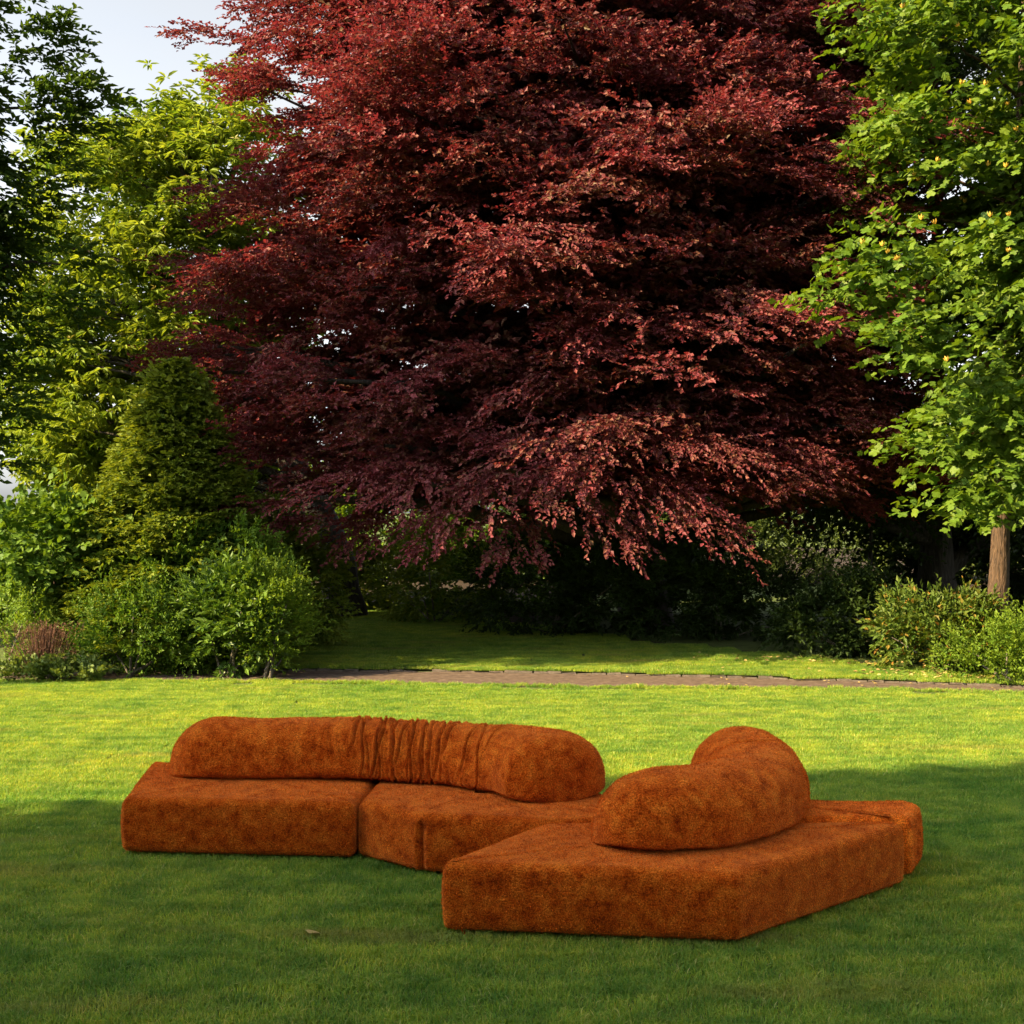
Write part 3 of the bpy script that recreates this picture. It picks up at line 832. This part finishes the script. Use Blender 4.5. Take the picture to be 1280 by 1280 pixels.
# tulip tree at the right
rng = np.random.default_rng(23)
TB = np.array([(1243 - 640) / F * 17.6, 17.6, .05])
P1, N1 = ellipsoid_clumps(rng, (9.4, 17.4, 7.0), (3.6, 3.2, 5.6), 420, (.84, 1.0), .45, 2.7, .12)
P2, N2 = ellipsoid_clumps(rng, (9.6, 17.6, 7.0), (2.9, 2.7, 4.9), 520, (.4, 1.0), None, 2.6)
tips = np.array([at(a, b, d) for a, b, d in ((1058, 375, 15.6), (1078, 358, 15.6), (1100, 330, 15.4), (1115, 300, 15.2), (1110, 365, 15.2), (1140, 345, 15), (1112, 400, 15.6), (1135, 430, 15.2),
         (1160, 420, 14.8), (1190, 415, 14.6), (1150, 460, 15), (1185, 450, 14.8), (1085, 30, 16.4), (1110, 50, 16.2), (1140, 60, 16), (1160, 30, 16), (1190, 560, 15.2), (1215, 590, 15), (1235, 620, 15),
         (1255, 640, 15), (1230, 560, 15), (1265, 600, 15), (1245, 580, 15), (1275, 640, 15), (1200, 520, 15), (1255, 540, 15), (1270, 500, 15), (1165, 560, 15.6), (1140, 30, 16), (1200, 640, 15.4))])
tips[:, 1] += .0
# the crown reaches out of the picture: only the left limb of it is seen
Pt = np.concatenate([P1, P2, tips]); Nt = np.concatenate([N1, N2, np.tile([-.6, -.6, .1], (len(tips), 1))])
O = Nt + np.array([0, 0, -.12]); U = np.tile([0, 0, 1.], (len(Pt), 1)) + Nt * .75
p, d_, n_, LL, LW, tn = spray(rng, Pt, O, U, .55, .5, .26, 22, .48, 6, .106, .106, 60, .25, .42, .35, .8, .8, keep=True)
d_ = d_.copy(); d_[:, 2] -= .25
# leaves that show largest become objects of their own
sx = p[:, 0] / p[:, 1] * F + CX; sy = CY - (p[:, 2] - CAMH) / p[:, 1] * F
vis = np.where((sx > 1000) & (sx < 1282) & (sy > -5) & (sy < 690))[0]
order = vis[np.argsort(p[vis, 1])]
seen, chosen = set(), []
for i in order:
    key = (int(sx[i] // 13), int(sy[i] // 13))
    if key in seen: continue
    seen.add(key); chosen.append(i)
    if len(chosen) == 300: break
chosen = np.array(chosen); rest = np.ones(len(p), bool); rest[chosen] = False
tulip = empty('tulip_tree', TB, 'bright green tulip tree with lobed leaves, orange-yellow flowers and ridged brown trunk', 'tree')
leaf_object('crown', [leaf_geo(p[rest], d_[rest], n_[rest], LL[rest], LW[rest], tn[rest], T_TULIP)], M['tulip'], tulip, TB)['kind'] = 'stuff'
lm = []
for k in range(6):
    v, f, t = leaf_geo(np.zeros((1, 3)), np.array([[1., 0, 0]]), np.array([[0, 0, 1.]]), 1, 1, .2 + .12 * k, T_TULIP)
    v = v + np.random.default_rng(k).normal(0, .03, v.shape)
    lm.append(raw_mesh('leaf', v, f.ravel(), np.full(len(f), 3, np.int32), M['tulip'], False, t))
for k, i in enumerate(chosen):
    o = link('leaf', lm[k % 6], tulip)
    D = Vector(nz(d_[i])); Nn = Vector(n_[i]); S = Nn.cross(D).normalized(); Nn = D.cross(S)
    o.matrix_local = Matrix.Translation(Vector(p[i] - TB)) @ Matrix((D, S, Nn)).transposed().to_4x4() @ Matrix.Diagonal((LL[i], LW[i], LL[i], 1))
fa = np.arange(7) / 6 * 2 * np.pi
fv, ff = [(0, 0, 0)], []
for k in range(6):
    a0, a1 = fa[k] - .1, fa[k + 1] + .1
    b = len(fv); mid = (a0 + a1) / 2
    fv += [(.35 * math.cos(a0), .35 * math.sin(a0), .4), (.35 * math.cos(a1), .35 * math.sin(a1), .4), (.5 * math.cos(mid), .5 * math.sin(mid), 1.0)]
    ff += [(0, b, b + 1), (b, b + 2, b + 1)]
fme = bpy.data.meshes.new('flower'); fme.from_pydata(fv, [], ff); fme.materials.append(M['blossom'])
for px, py in ((1083, 302), (1100, 330), (1117, 335), (1120, 338), (1168, 295), (1150, 287), (1246, 312), (1235, 105), (1222, 142), (1262, 137), (1253, 225), (1225, 222), (1190, 256), (1201, 258), (1179, 205),
               (1140, 238), (1138, 240), (1210, 108), (1280, 175), (1205, 30), (1175, 447), (1230, 265), (1256, 263), (1092, 305), (1128, 18)):
    dd = np.hypot(sx - px, sy - py)
    near = np.where(dd < 14)[0]
    if len(near) == 0: continue
    i = near[np.argmin(p[near, 1])]
    o = link('flower', fme, tulip)
    o.location = p[i] - TB + np.array([0, -.05, .03]); o.scale = (.075, .075, .065); o.rotation_euler = (rng.normal(.3, .3), rng.normal(0, .3), rng.random() * 6)
tubes_object('trunk', build_limbs(rng, TB, (7.6, 17.7, 12), .155, Pt[::11], sway=.1, n=24, imin=8), M['bark_brown'], tulip, TB)

# dark tree behind, between beech and tulip tree
rng = np.random.default_rng(31)
DB = np.array([(1172 - 640) / F * 22.5, 22.5, .1])
P1, N1 = ellipsoid_clumps(rng, (9.6, 24.0, 7.0), (5.8, 3.4, 6.2), 860, (.5, 1.0), .7, 2.2, .12)
dtr = empty('shade_tree', DB, 'black-trunked dark green tree in deep shade between copper beech and tulip tree', 'tree')
leaf_object('crown', [spray(rng, P1, N1 + [0, 0, -.15], np.tile([0, 0, 1.], (len(P1), 1)) + N1 * .4, .75, .7, .35, 15, .6, 9, .14, .085, 50, .3, .5, .3, .8, .8)], M['dark'], dtr, DB)
tb = build_limbs(rng, DB, (8.2, 23, 11), .34, P1[::9], sway=.2)
for a, b in (((1090, 600), (-.4, 0, .1)), ((1075, 545), (-.2, 0, .2)), ((1110, 520), (0, 0, .2)), ((1060, 640), (-.3, 0, .1))):
    tb.append(tube(curve(DB + [0, 0, 1.6], at(*a, 21.8), b, 9), np.linspace(.13, .03, 9), 7, rng, .06))
tubes_object('trunk', tb, M['bark_dark'], dtr, DB)
# thin leaning sapling
SB = at(1066, 790, 21.5); SB[2] = .15
sap = empty('sapling', SB, 'thin dark leaning sapling stem in front of the pale hedge', 'tree')
sp_ = np.array([SB, at(1068, 765, 21.5), at(1083, 735, 21.5), at(1088, 700, 21.5), at(1090, 640, 21.5)])
tubes_object('trunk', [tube(sp_, [.05, .05, .045, .04, .02], 8, rng, .08)], M['bark_dark'], sap, SB)
sl = sp_[-1] + rng.normal(0, .45, (14, 3))
leaf_object('crown', [spray(rng, sl, rng.normal(0, 1, (14, 3)) + [0, 0, .01], np.tile([0, 0, 1.], (14, 1)), .3, .3, .15, 8, .4, 8, .10, .06)], M['dark'], sap, SB)

# ------------------------------------------------------------------ clipped cone and shrubs
rng = np.random.default_rng(41)
KB = np.array([(220 - 640) / F * 18.6, 18.6, 0.])
n = 1150
hz = rng.random(n) ** 1.25
kz = .3 + 4.3 * hz
kr = 1.85 * (1 - hz) ** .88 + .03
ph = rng.random(n) * 6.28
sh = 1 - .22 * rng.random(n) ** 2
kp = np.stack([KB[0] + kr * sh * np.cos(ph), KB[1] + kr * sh * np.sin(ph), kz], -1)
kn = nz(np.stack([np.cos(ph), np.sin(ph), np.full(n, .25)], -1))
cone = empty('clipped_hornbeam', KB, 'tall clipped cone-shaped hornbeam rising above the rounded shrubs', 'topiary')
leaf_object('crown', [spray(rng, kp, kn + [0, 0, -.15], np.tile([0, 0, 1.], (n, 1)) + kn * .7, .16 * np.clip(kr * 1.6, .15, 1), .22 * np.clip(kr * 1.6, .1, 1), .05, 7, .18, 7, .085, .055, 50, .1, .4, .3, .8, .5),
                      spray(rng, KB + (kp - KB) * [.7, .7, .95], kn, np.tile([0, 0, 1.], (n, 1)) + kn * .5, .25, .3, .1, 3, .25, 5, .12, .09, 50, .1, .6, .3, .8, .5)], M['hornbeam'], cone, KB)
tubes_object('trunk', [tube(np.array([KB, KB + [0, 0, 2.2], KB + [0, 0, 4.3]]), [.12, .08, .015], 8)], M['bark_grey'], cone, KB)

def shrub(name, label, px, py, d, blobs, mat, seed, nper=60, tw=9, m=8, LL=.075, LW=.04, up=.5, size=.2, tmpl=T_RHOMB, tl=.26, cat='shrub', nj=.5, stems=5):
    """blobs: (dx, dy, cz, rx, ry, rz) in metres around the foot"""
    r = np.random.default_rng(seed)
    B = at(px, py, d); B[2] = 0.0 if d < 17.3 else .1
    Ps, Ns = [], []
    for (dx, dy, cz, rx, ry, rz) in blobs:
        P, N = ellipsoid_clumps(r, B + [dx, dy, cz], (rx, ry, rz), int(nper * (rx * ry + rx * rz + ry * rz) / 1.0) + 12, (.55, 1.0), None, .06, .09)
        Ps.append(P); Ns.append(N)
    P, N = np.concatenate(Ps), np.concatenate(Ns)
    o = empty(name, B, label, cat)
    O = N + [0, 0, up]
    U = N * .9 + [0, 0, .7] + r.normal(0, .15, P.shape)
    leaf_object('foliage', [spray(r, P, O, U, size, size, size * .6, tw, tl, m, LL, LW, 48, .08, nj, .35, .7, .6, tmpl=tmpl)], M[mat] if isinstance(mat, str) else mat, o, B)
    tb = []
    for k in range(stems):
        i = r.integers(0, len(P))
        tb.append(tube(curve(B + np.append(r.normal(0, .06, 2), 0), P[i], (0, 0, .1), 6), np.linspace(.022, .006, 6), 5))
    tubes_object('stem', tb, M['bark_grey'], o, B)
    return o

shrub('rounded_shrub', 'rounded mid green small-leaved shrub beside the brown dry bush', 165, 852, 16.7, [(-.05, .25, .62, .72, .6, .62), (.55, .35, .72, .55, .5, .62)], 'shrub', 51, LL=.055, LW=.032, up=.8)
shrub('glossy_shrub', 'shrub with larger glossy hanging leaves in the middle of the shrub border', 285, 852, 16.7, [(0, .2, .72, .52, .5, .75)], 'glossy', 52, LL=.11, LW=.055, up=.2, tw=8, m=7)
shrub('bright_shrub', 'yellow-tipped green shrub at the end of the border beside the path', 335, 852, 16.6, [(.0, .35, .70, .45, .5, .74), (-.12, .55, 1.0, .35, .4, .5)], 'shrub_yellow', 53, LL=.06, LW=.035, up=.8)
shrub('background_shrub', 'tall dark green shrub filling the border at the foot of the clipped cone', 130, 845, 18.0, [(-.1, .2, 1.1, .8, .6, 1.0), (.9, .1, .95, .9, .6, 1.0)], 'shrub', 54, LL=.09, LW=.05, up=.3, tw=7)
shrub('side_shrub', 'loose green hornbeam shrub under the drooping left boughs of the copper beech', 350, 835, 19.2, [(-.2, .2, 1.2, .85, .6, 1.0), (.3, .4, .9, .55, .5, .85)], 'hornbeam', 55, LL=.09, LW=.055, up=-.1, tw=7)
shrub('yellow_shrub', 'low bright yellow-green shrub at the open end of the border left of the dry bush', 12, 852, 16.8, [(-.1, .2, .5, .5, .4, .5)], 'shrub_yellow', 56, LL=.06, LW=.035, up=.7)
shrub('ground_cover', 'low pale green heart-leaved ground cover along the lawn edge below the dry bush', 68, 853, 16.35, [(-.3, .0, .04, .5, .3, .16), (.25, .0, .04, .45, .28, .16)], 'pale', 57, LL=.06, LW=.052, up=.2, size=.1, tmpl=T_OVAL, tw=7, m=5, tl=.15, cat='ground cover')
shrub('leafy_shrub', 'broad leafy green shrub in the border directly before the clipped cone', 262, 850, 17.6, [(-.5, .1, .95, .75, .4, .85), (.35, .15, 1.05, .7, .4, .85)], 'shrub', 59, LL=.085, LW=.05, up=.4, tw=7)
# brown dry bush: bare upright twigs
rng = np.random.default_rng(58)
HB = at(56, 840, 16.6); HB[2] = 0
dry = empty('dry_bush', HB, 'small brown-red bush of bare twiggy stems in the shrub border', 'shrub')
tw_ = []
for k in range(170):
    a_, b_ = rng.random() * 6.28, abs(rng.normal(0, .24))
    e_ = HB + [math.cos(a_) * b_ * 1.25, math.sin(a_) * b_, .35 + .42 * math.cos(b_ * 2.2) * (.7 + .4 * rng.random())]
    tw_.append(tube(curve(HB + [math.cos(a_) * b_ * .5, math.sin(a_) * b_ * .4, .05], e_, (0, 0, .05), 5), np.linspace(.006, .003, 5), 4))
tubes_object('stem', tw_, bark_mat('dry_twig', (.13, .06, .04), (.27, .14, .10), 12), dry, HB)
tp = HB + np.stack([rng.normal(0, .24, 160), rng.normal(0, .2, 160), .25 + .45 * rng.random(160)], -1)
leaf_object('foliage', [spray(rng, tp, np.tile([0, 0, 1.], (160, 1)) + rng.normal(0, .3, (160, 3)), rng.normal(0, 1, (160, 3)), .05, .05, .05, 3, .12, 5, .03, .012)], M['dry'], dry, HB)

# small round-leaved tree at the far left
rng = np.random.default_rng(61)
QB = at(54, 848, 17.8); QB[2] = 0
st_ = empty('small_tree', QB, 'small round-leaved tree with twin stems behind the dry bush at the border', 'tree')
qc, qn = ellipsoid_clumps(rng, QB + [-.15, .2, 1.75], (.95, .7, .75), 90, (.4, 1.0), None, .9, .15)
qe = np.array([at(a, b, 17.9) for a, b in ((12, 665), (18, 690), (32, 672), (40, 690), (60, 665), (66, 650), (75, 660), (90, 650), (50, 700), (5, 720))])
qc = np.concatenate([qc, qe]); qn = np.concatenate([qn, np.tile([0, -.2, .9], (len(qe), 1))])
leaf_object('crown', [spray(rng, qc, qn + [0, 0, -.1], np.tile([0, -.3, 1.], (len(qc), 1)) + qn * .5, .26, .26, .16, 8, .3, 6, .10, .095, 60, .2, .5, .35, .8, .6, tmpl=T_OVAL)], M['shrub'], st_, QB)
tubes_object('trunk', [tube(curve(QB + [-.05, 0, 0], QB + [-.25, .1, 1.8], (.03, 0, 0), 8), np.linspace(.045, .015, 8), 7, rng, .08),
                       tube(curve(QB + [.06, 0, 0], QB + [.2, .1, 1.7], (-.05, 0, 0), 8), np.linspace(.04, .012, 8), 7, rng, .08)], M['bark_brown'], st_, QB)

# right-hand side shrubs
shrub('azalea_bush', 'broad azalea bush with orange-tinted leaf tips at the foot of the tulip tree', 1180, 842, 16.9, [(-.1, .35, .55, .72, .5, .55), (.45, .4, .5, .5, .45, .5)], 'azalea', 71, LL=.10, LW=.05, up=.5, tw=8, m=7)
shrub('low_bush', 'low bright green bush spilling to the lawn edge below the tulip tree', 1262, 858, 16.0, [(-.05, .3, .30, .62, .45, .36), (.45, .4, .42, .5, .45, .45)], 'shrub_yellow', 72, LL=.06, LW=.035, up=.5)
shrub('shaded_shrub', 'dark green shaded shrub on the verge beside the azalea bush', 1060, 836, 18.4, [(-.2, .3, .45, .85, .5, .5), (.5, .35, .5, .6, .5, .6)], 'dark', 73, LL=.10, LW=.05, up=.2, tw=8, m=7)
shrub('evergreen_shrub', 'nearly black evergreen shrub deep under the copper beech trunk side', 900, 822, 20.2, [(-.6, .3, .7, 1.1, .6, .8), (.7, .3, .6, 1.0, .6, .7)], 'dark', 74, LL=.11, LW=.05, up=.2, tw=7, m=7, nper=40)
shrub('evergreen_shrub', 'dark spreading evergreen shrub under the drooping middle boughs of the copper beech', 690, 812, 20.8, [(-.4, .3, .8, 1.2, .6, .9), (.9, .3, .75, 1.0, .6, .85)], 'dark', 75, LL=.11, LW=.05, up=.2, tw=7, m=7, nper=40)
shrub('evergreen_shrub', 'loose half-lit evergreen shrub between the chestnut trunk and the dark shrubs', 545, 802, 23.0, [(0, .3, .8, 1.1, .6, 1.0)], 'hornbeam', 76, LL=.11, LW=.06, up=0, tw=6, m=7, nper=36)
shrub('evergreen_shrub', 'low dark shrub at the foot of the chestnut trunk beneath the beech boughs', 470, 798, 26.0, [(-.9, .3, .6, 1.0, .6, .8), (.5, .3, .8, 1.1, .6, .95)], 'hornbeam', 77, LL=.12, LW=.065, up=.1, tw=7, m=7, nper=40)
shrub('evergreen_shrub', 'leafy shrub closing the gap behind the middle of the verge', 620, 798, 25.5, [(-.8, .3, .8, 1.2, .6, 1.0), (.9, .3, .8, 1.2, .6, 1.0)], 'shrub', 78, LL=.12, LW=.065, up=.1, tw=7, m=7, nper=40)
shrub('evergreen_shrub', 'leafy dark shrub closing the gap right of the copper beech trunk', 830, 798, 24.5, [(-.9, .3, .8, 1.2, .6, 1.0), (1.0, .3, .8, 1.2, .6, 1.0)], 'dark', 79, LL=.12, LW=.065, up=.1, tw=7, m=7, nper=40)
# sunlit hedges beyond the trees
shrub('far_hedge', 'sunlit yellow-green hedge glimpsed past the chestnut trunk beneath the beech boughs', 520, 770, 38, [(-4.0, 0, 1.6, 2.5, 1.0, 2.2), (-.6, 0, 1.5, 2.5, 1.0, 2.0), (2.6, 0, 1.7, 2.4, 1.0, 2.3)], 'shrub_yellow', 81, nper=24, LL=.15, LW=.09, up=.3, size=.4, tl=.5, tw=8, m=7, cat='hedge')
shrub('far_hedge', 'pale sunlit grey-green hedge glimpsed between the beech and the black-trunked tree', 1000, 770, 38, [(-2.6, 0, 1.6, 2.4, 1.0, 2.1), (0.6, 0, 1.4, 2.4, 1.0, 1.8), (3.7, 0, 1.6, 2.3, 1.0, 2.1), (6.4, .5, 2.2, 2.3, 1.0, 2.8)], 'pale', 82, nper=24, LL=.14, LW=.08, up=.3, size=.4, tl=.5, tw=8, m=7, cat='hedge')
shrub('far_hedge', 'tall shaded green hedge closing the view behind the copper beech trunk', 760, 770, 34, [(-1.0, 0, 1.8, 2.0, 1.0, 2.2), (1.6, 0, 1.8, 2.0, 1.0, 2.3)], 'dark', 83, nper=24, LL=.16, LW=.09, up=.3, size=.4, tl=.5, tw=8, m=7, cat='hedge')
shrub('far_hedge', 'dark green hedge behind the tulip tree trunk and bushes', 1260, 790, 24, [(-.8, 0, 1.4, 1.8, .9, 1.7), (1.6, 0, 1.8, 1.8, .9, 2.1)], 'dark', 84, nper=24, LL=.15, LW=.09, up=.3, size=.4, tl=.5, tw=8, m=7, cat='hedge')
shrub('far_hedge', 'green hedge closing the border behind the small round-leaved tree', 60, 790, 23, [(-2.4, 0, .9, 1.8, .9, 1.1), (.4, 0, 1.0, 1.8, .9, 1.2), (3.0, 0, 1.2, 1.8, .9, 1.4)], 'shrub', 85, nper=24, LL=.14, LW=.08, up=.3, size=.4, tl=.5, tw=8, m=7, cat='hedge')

# bare mulch under trees
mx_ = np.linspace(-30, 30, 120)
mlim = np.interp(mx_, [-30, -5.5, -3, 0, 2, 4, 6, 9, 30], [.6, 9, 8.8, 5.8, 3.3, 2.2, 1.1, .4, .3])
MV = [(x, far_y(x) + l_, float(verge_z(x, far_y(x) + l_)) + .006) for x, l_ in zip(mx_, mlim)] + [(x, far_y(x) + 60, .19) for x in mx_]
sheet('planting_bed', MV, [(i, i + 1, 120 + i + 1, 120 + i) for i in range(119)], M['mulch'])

# ------------------------------------------------------------------ tall limes beyond the left edge, whose shadow lies over the foreground; unseen limes added behind the camera block low sky
COL = ([0, .5, .8, .93, 1], [1, 1, .92, .6, .1])
CON = ([0, .32, .44, .61, .78, 1], [.98, .95, .84, .61, .37, .03])
for k, (x, y, rx, ry, top, prof_, lab) in enumerate((
        (-15.0, 0.0, 3.4, 4.8, 18.5, CON, 'tall dense tapering lime tree left of the lawn, nearest the shrub border'),
        (-14.5, -6.2, 3.2, 4.2, 17.5, COL, 'tall dense lime tree left of the lawn, middle one of the row'),
        (-13.5, -13.0, 3.2, 4.0, 15.0, COL, 'tall dense lime tree left of the lawn, last of the row'),
        (-22.0, -22.0, 5.5, 3.2, 14.5, COL, 'broad unseen lime tree added behind the camera to block low sky, beside the left-hand row'),
        (-11.5, -24.0, 5.5, 3.2, 14.0, COL, 'broad unseen lime tree added behind the camera to block low sky, second from the left-hand row'),
        (-1.0, -24.5, 5.5, 3.2, 15.0, COL, 'broad unseen lime tree added behind the camera to block low sky, third from the left-hand row'),
        (9.5, -24.0, 5.5, 3.2, 14.0, COL, 'broad unseen lime tree added behind the camera to block low sky, fourth from the left-hand row'),
        (20.0, -22.5, 5.5, 3.2, 14.5, COL, 'broad unseen lime tree added behind the camera to block low sky, last from the left-hand row'))):
    rng = np.random.default_rng(90 + k)
    b = np.array([x, y, 0.])
    n = 4200 if k < 2 else 1800 if k == 2 else 1100
    zz = .4 + (top - .4) * rng.random(n)
    ph = rng.random(n) * 6.28
    prof = np.interp(zz / top, *prof_)
    rr = np.sqrt(rng.random(n)) * prof / np.maximum(np.abs(np.cos(ph)), np.abs(np.sin(ph))) ** .8
    pp = np.stack([x + rx * rr * np.cos(ph), y + ry * rr * np.sin(ph), zz], -1)
    t = empty('unseen_lime_tree', b, lab, 'tree', None)
    oo = np.stack([np.cos(ph), np.sin(ph), np.full(n, -.1)], -1)
    leaf_object('crown', [spray(rng, pp, oo, np.tile([0, 0, 1.], (n, 1)) + oo * .6, .4, .4, .3, 4, .4, 5, .28 if k < 3 else .5, .24 if k < 3 else .42)], M['cherry'], t, b)
    tubes_object('trunk', build_limbs(rng, b, (x, y, top * .85), .4, pp[::60]), M['bark_grey'], t, b)

rng = np.random.default_rng(123)  # unseen maple added so its crown shades the beech's lower left boughs
b = np.array([-9.8, 14.7, 0.])
pp, nn_ = ellipsoid_clumps(rng, (-9.7, 14.8, 9.3), (2.1, 1.4, 2.4), 300, (.2, 1.0))
t = empty('unseen_maple_tree', b, 'unseen round-headed maple tree added left of the lawn to shade the beech', 'tree')
leaf_object('crown', [spray(rng, pp, nn_, np.tile([0, 0, 1.], (len(pp), 1)) + nn_ * .5, .45, .45, .3, 8, .45, 7, .17, .14)], M['cherry'], t, b)
tubes_object('trunk', build_limbs(rng, b, (-9.7, 14.8, 10.5), .2, pp[::20]), M['bark_grey'], t, b)

# ------------------------------------------------------------------ fallen leaves
rng = np.random.default_rng(99)
lv = np.array([(0, 0, 0), (.3, .3, .12), (.7, .28, .05), (1, 0, .18), (.7, -.28, .1), (.3, -.3, .02)])
lmesh = bpy.data.meshes.new('fallen_leaf'); lmesh.from_pydata([tuple(v - np.array([.5, 0, 0])) for v in lv], [], [(0, 1, 2), (0, 2, 3), (0, 3, 4), (0, 4, 5)]); lmesh.materials.append(M['litter'])
def fallen(x, y, z, s, label, group=None):
    o = link('fallen_leaf', lmesh)
    o.location = (x, y, z); o.scale = (s, s, s); o.rotation_euler = (rng.normal(0, .15), rng.normal(0, .15), rng.random() * 6.28)
    tag(o, label, 'leaf', group)
g_ = at(391, 1173, 3450 / (1173 - 640)); fallen(g_[0], g_[1], .03, .085, 'single pale dry leaf lying on the shaded lawn before the sofa')
for k in range(34):
    x = rng.uniform(1.0, 6.4); fr = rng.random()
    y = near_y(x) + (far_y(x) - near_y(x)) * fr
    fallen(x, y, .014, rng.uniform(.04, .065), 'small yellow fallen leaf lying on the brown path', 'fallen leaves on the path')
for k in range(22):
    x = rng.uniform(.5, 6.8); y = far_y(x) + .15 + rng.random() * 1.3
    fallen(x, y, float(verge_z(x, y)) + .03, rng.uniform(.035, .06), 'small yellow fallen leaf lying on the verge grass', 'fallen leaves on the verge')
# drift of fallen leaves below the azalea
nl = 220
lx = np.concatenate([rng.normal(6.0, .55, nl // 2), rng.normal(4.6, 1.0, nl - nl // 2)])
ly = far_y(lx) + np.where(np.arange(nl) < nl // 2, .35 + np.abs(rng.normal(0, .35, nl)), 1.6 + rng.normal(0, .2, nl))
lp_ = np.stack([lx, ly, verge_z(lx, ly) + .03], -1)
o = leaf_object('leaf_litter', [leaf_geo(lp_, np.stack([rng.normal(0, 1, nl), rng.normal(0, 1, nl), rng.normal(0, .2, nl)], -1), np.tile([0, 0, 1.], (nl, 1)) + rng.normal(0, .3, (nl, 3)), .065, .045, rng.random(nl), T_OVAL)], M['litter'], None, (0, 0, 0))
tag(o, 'drift of orange-brown fallen leaves along the foot of the bushes', 'leaf litter', kind='stuff')
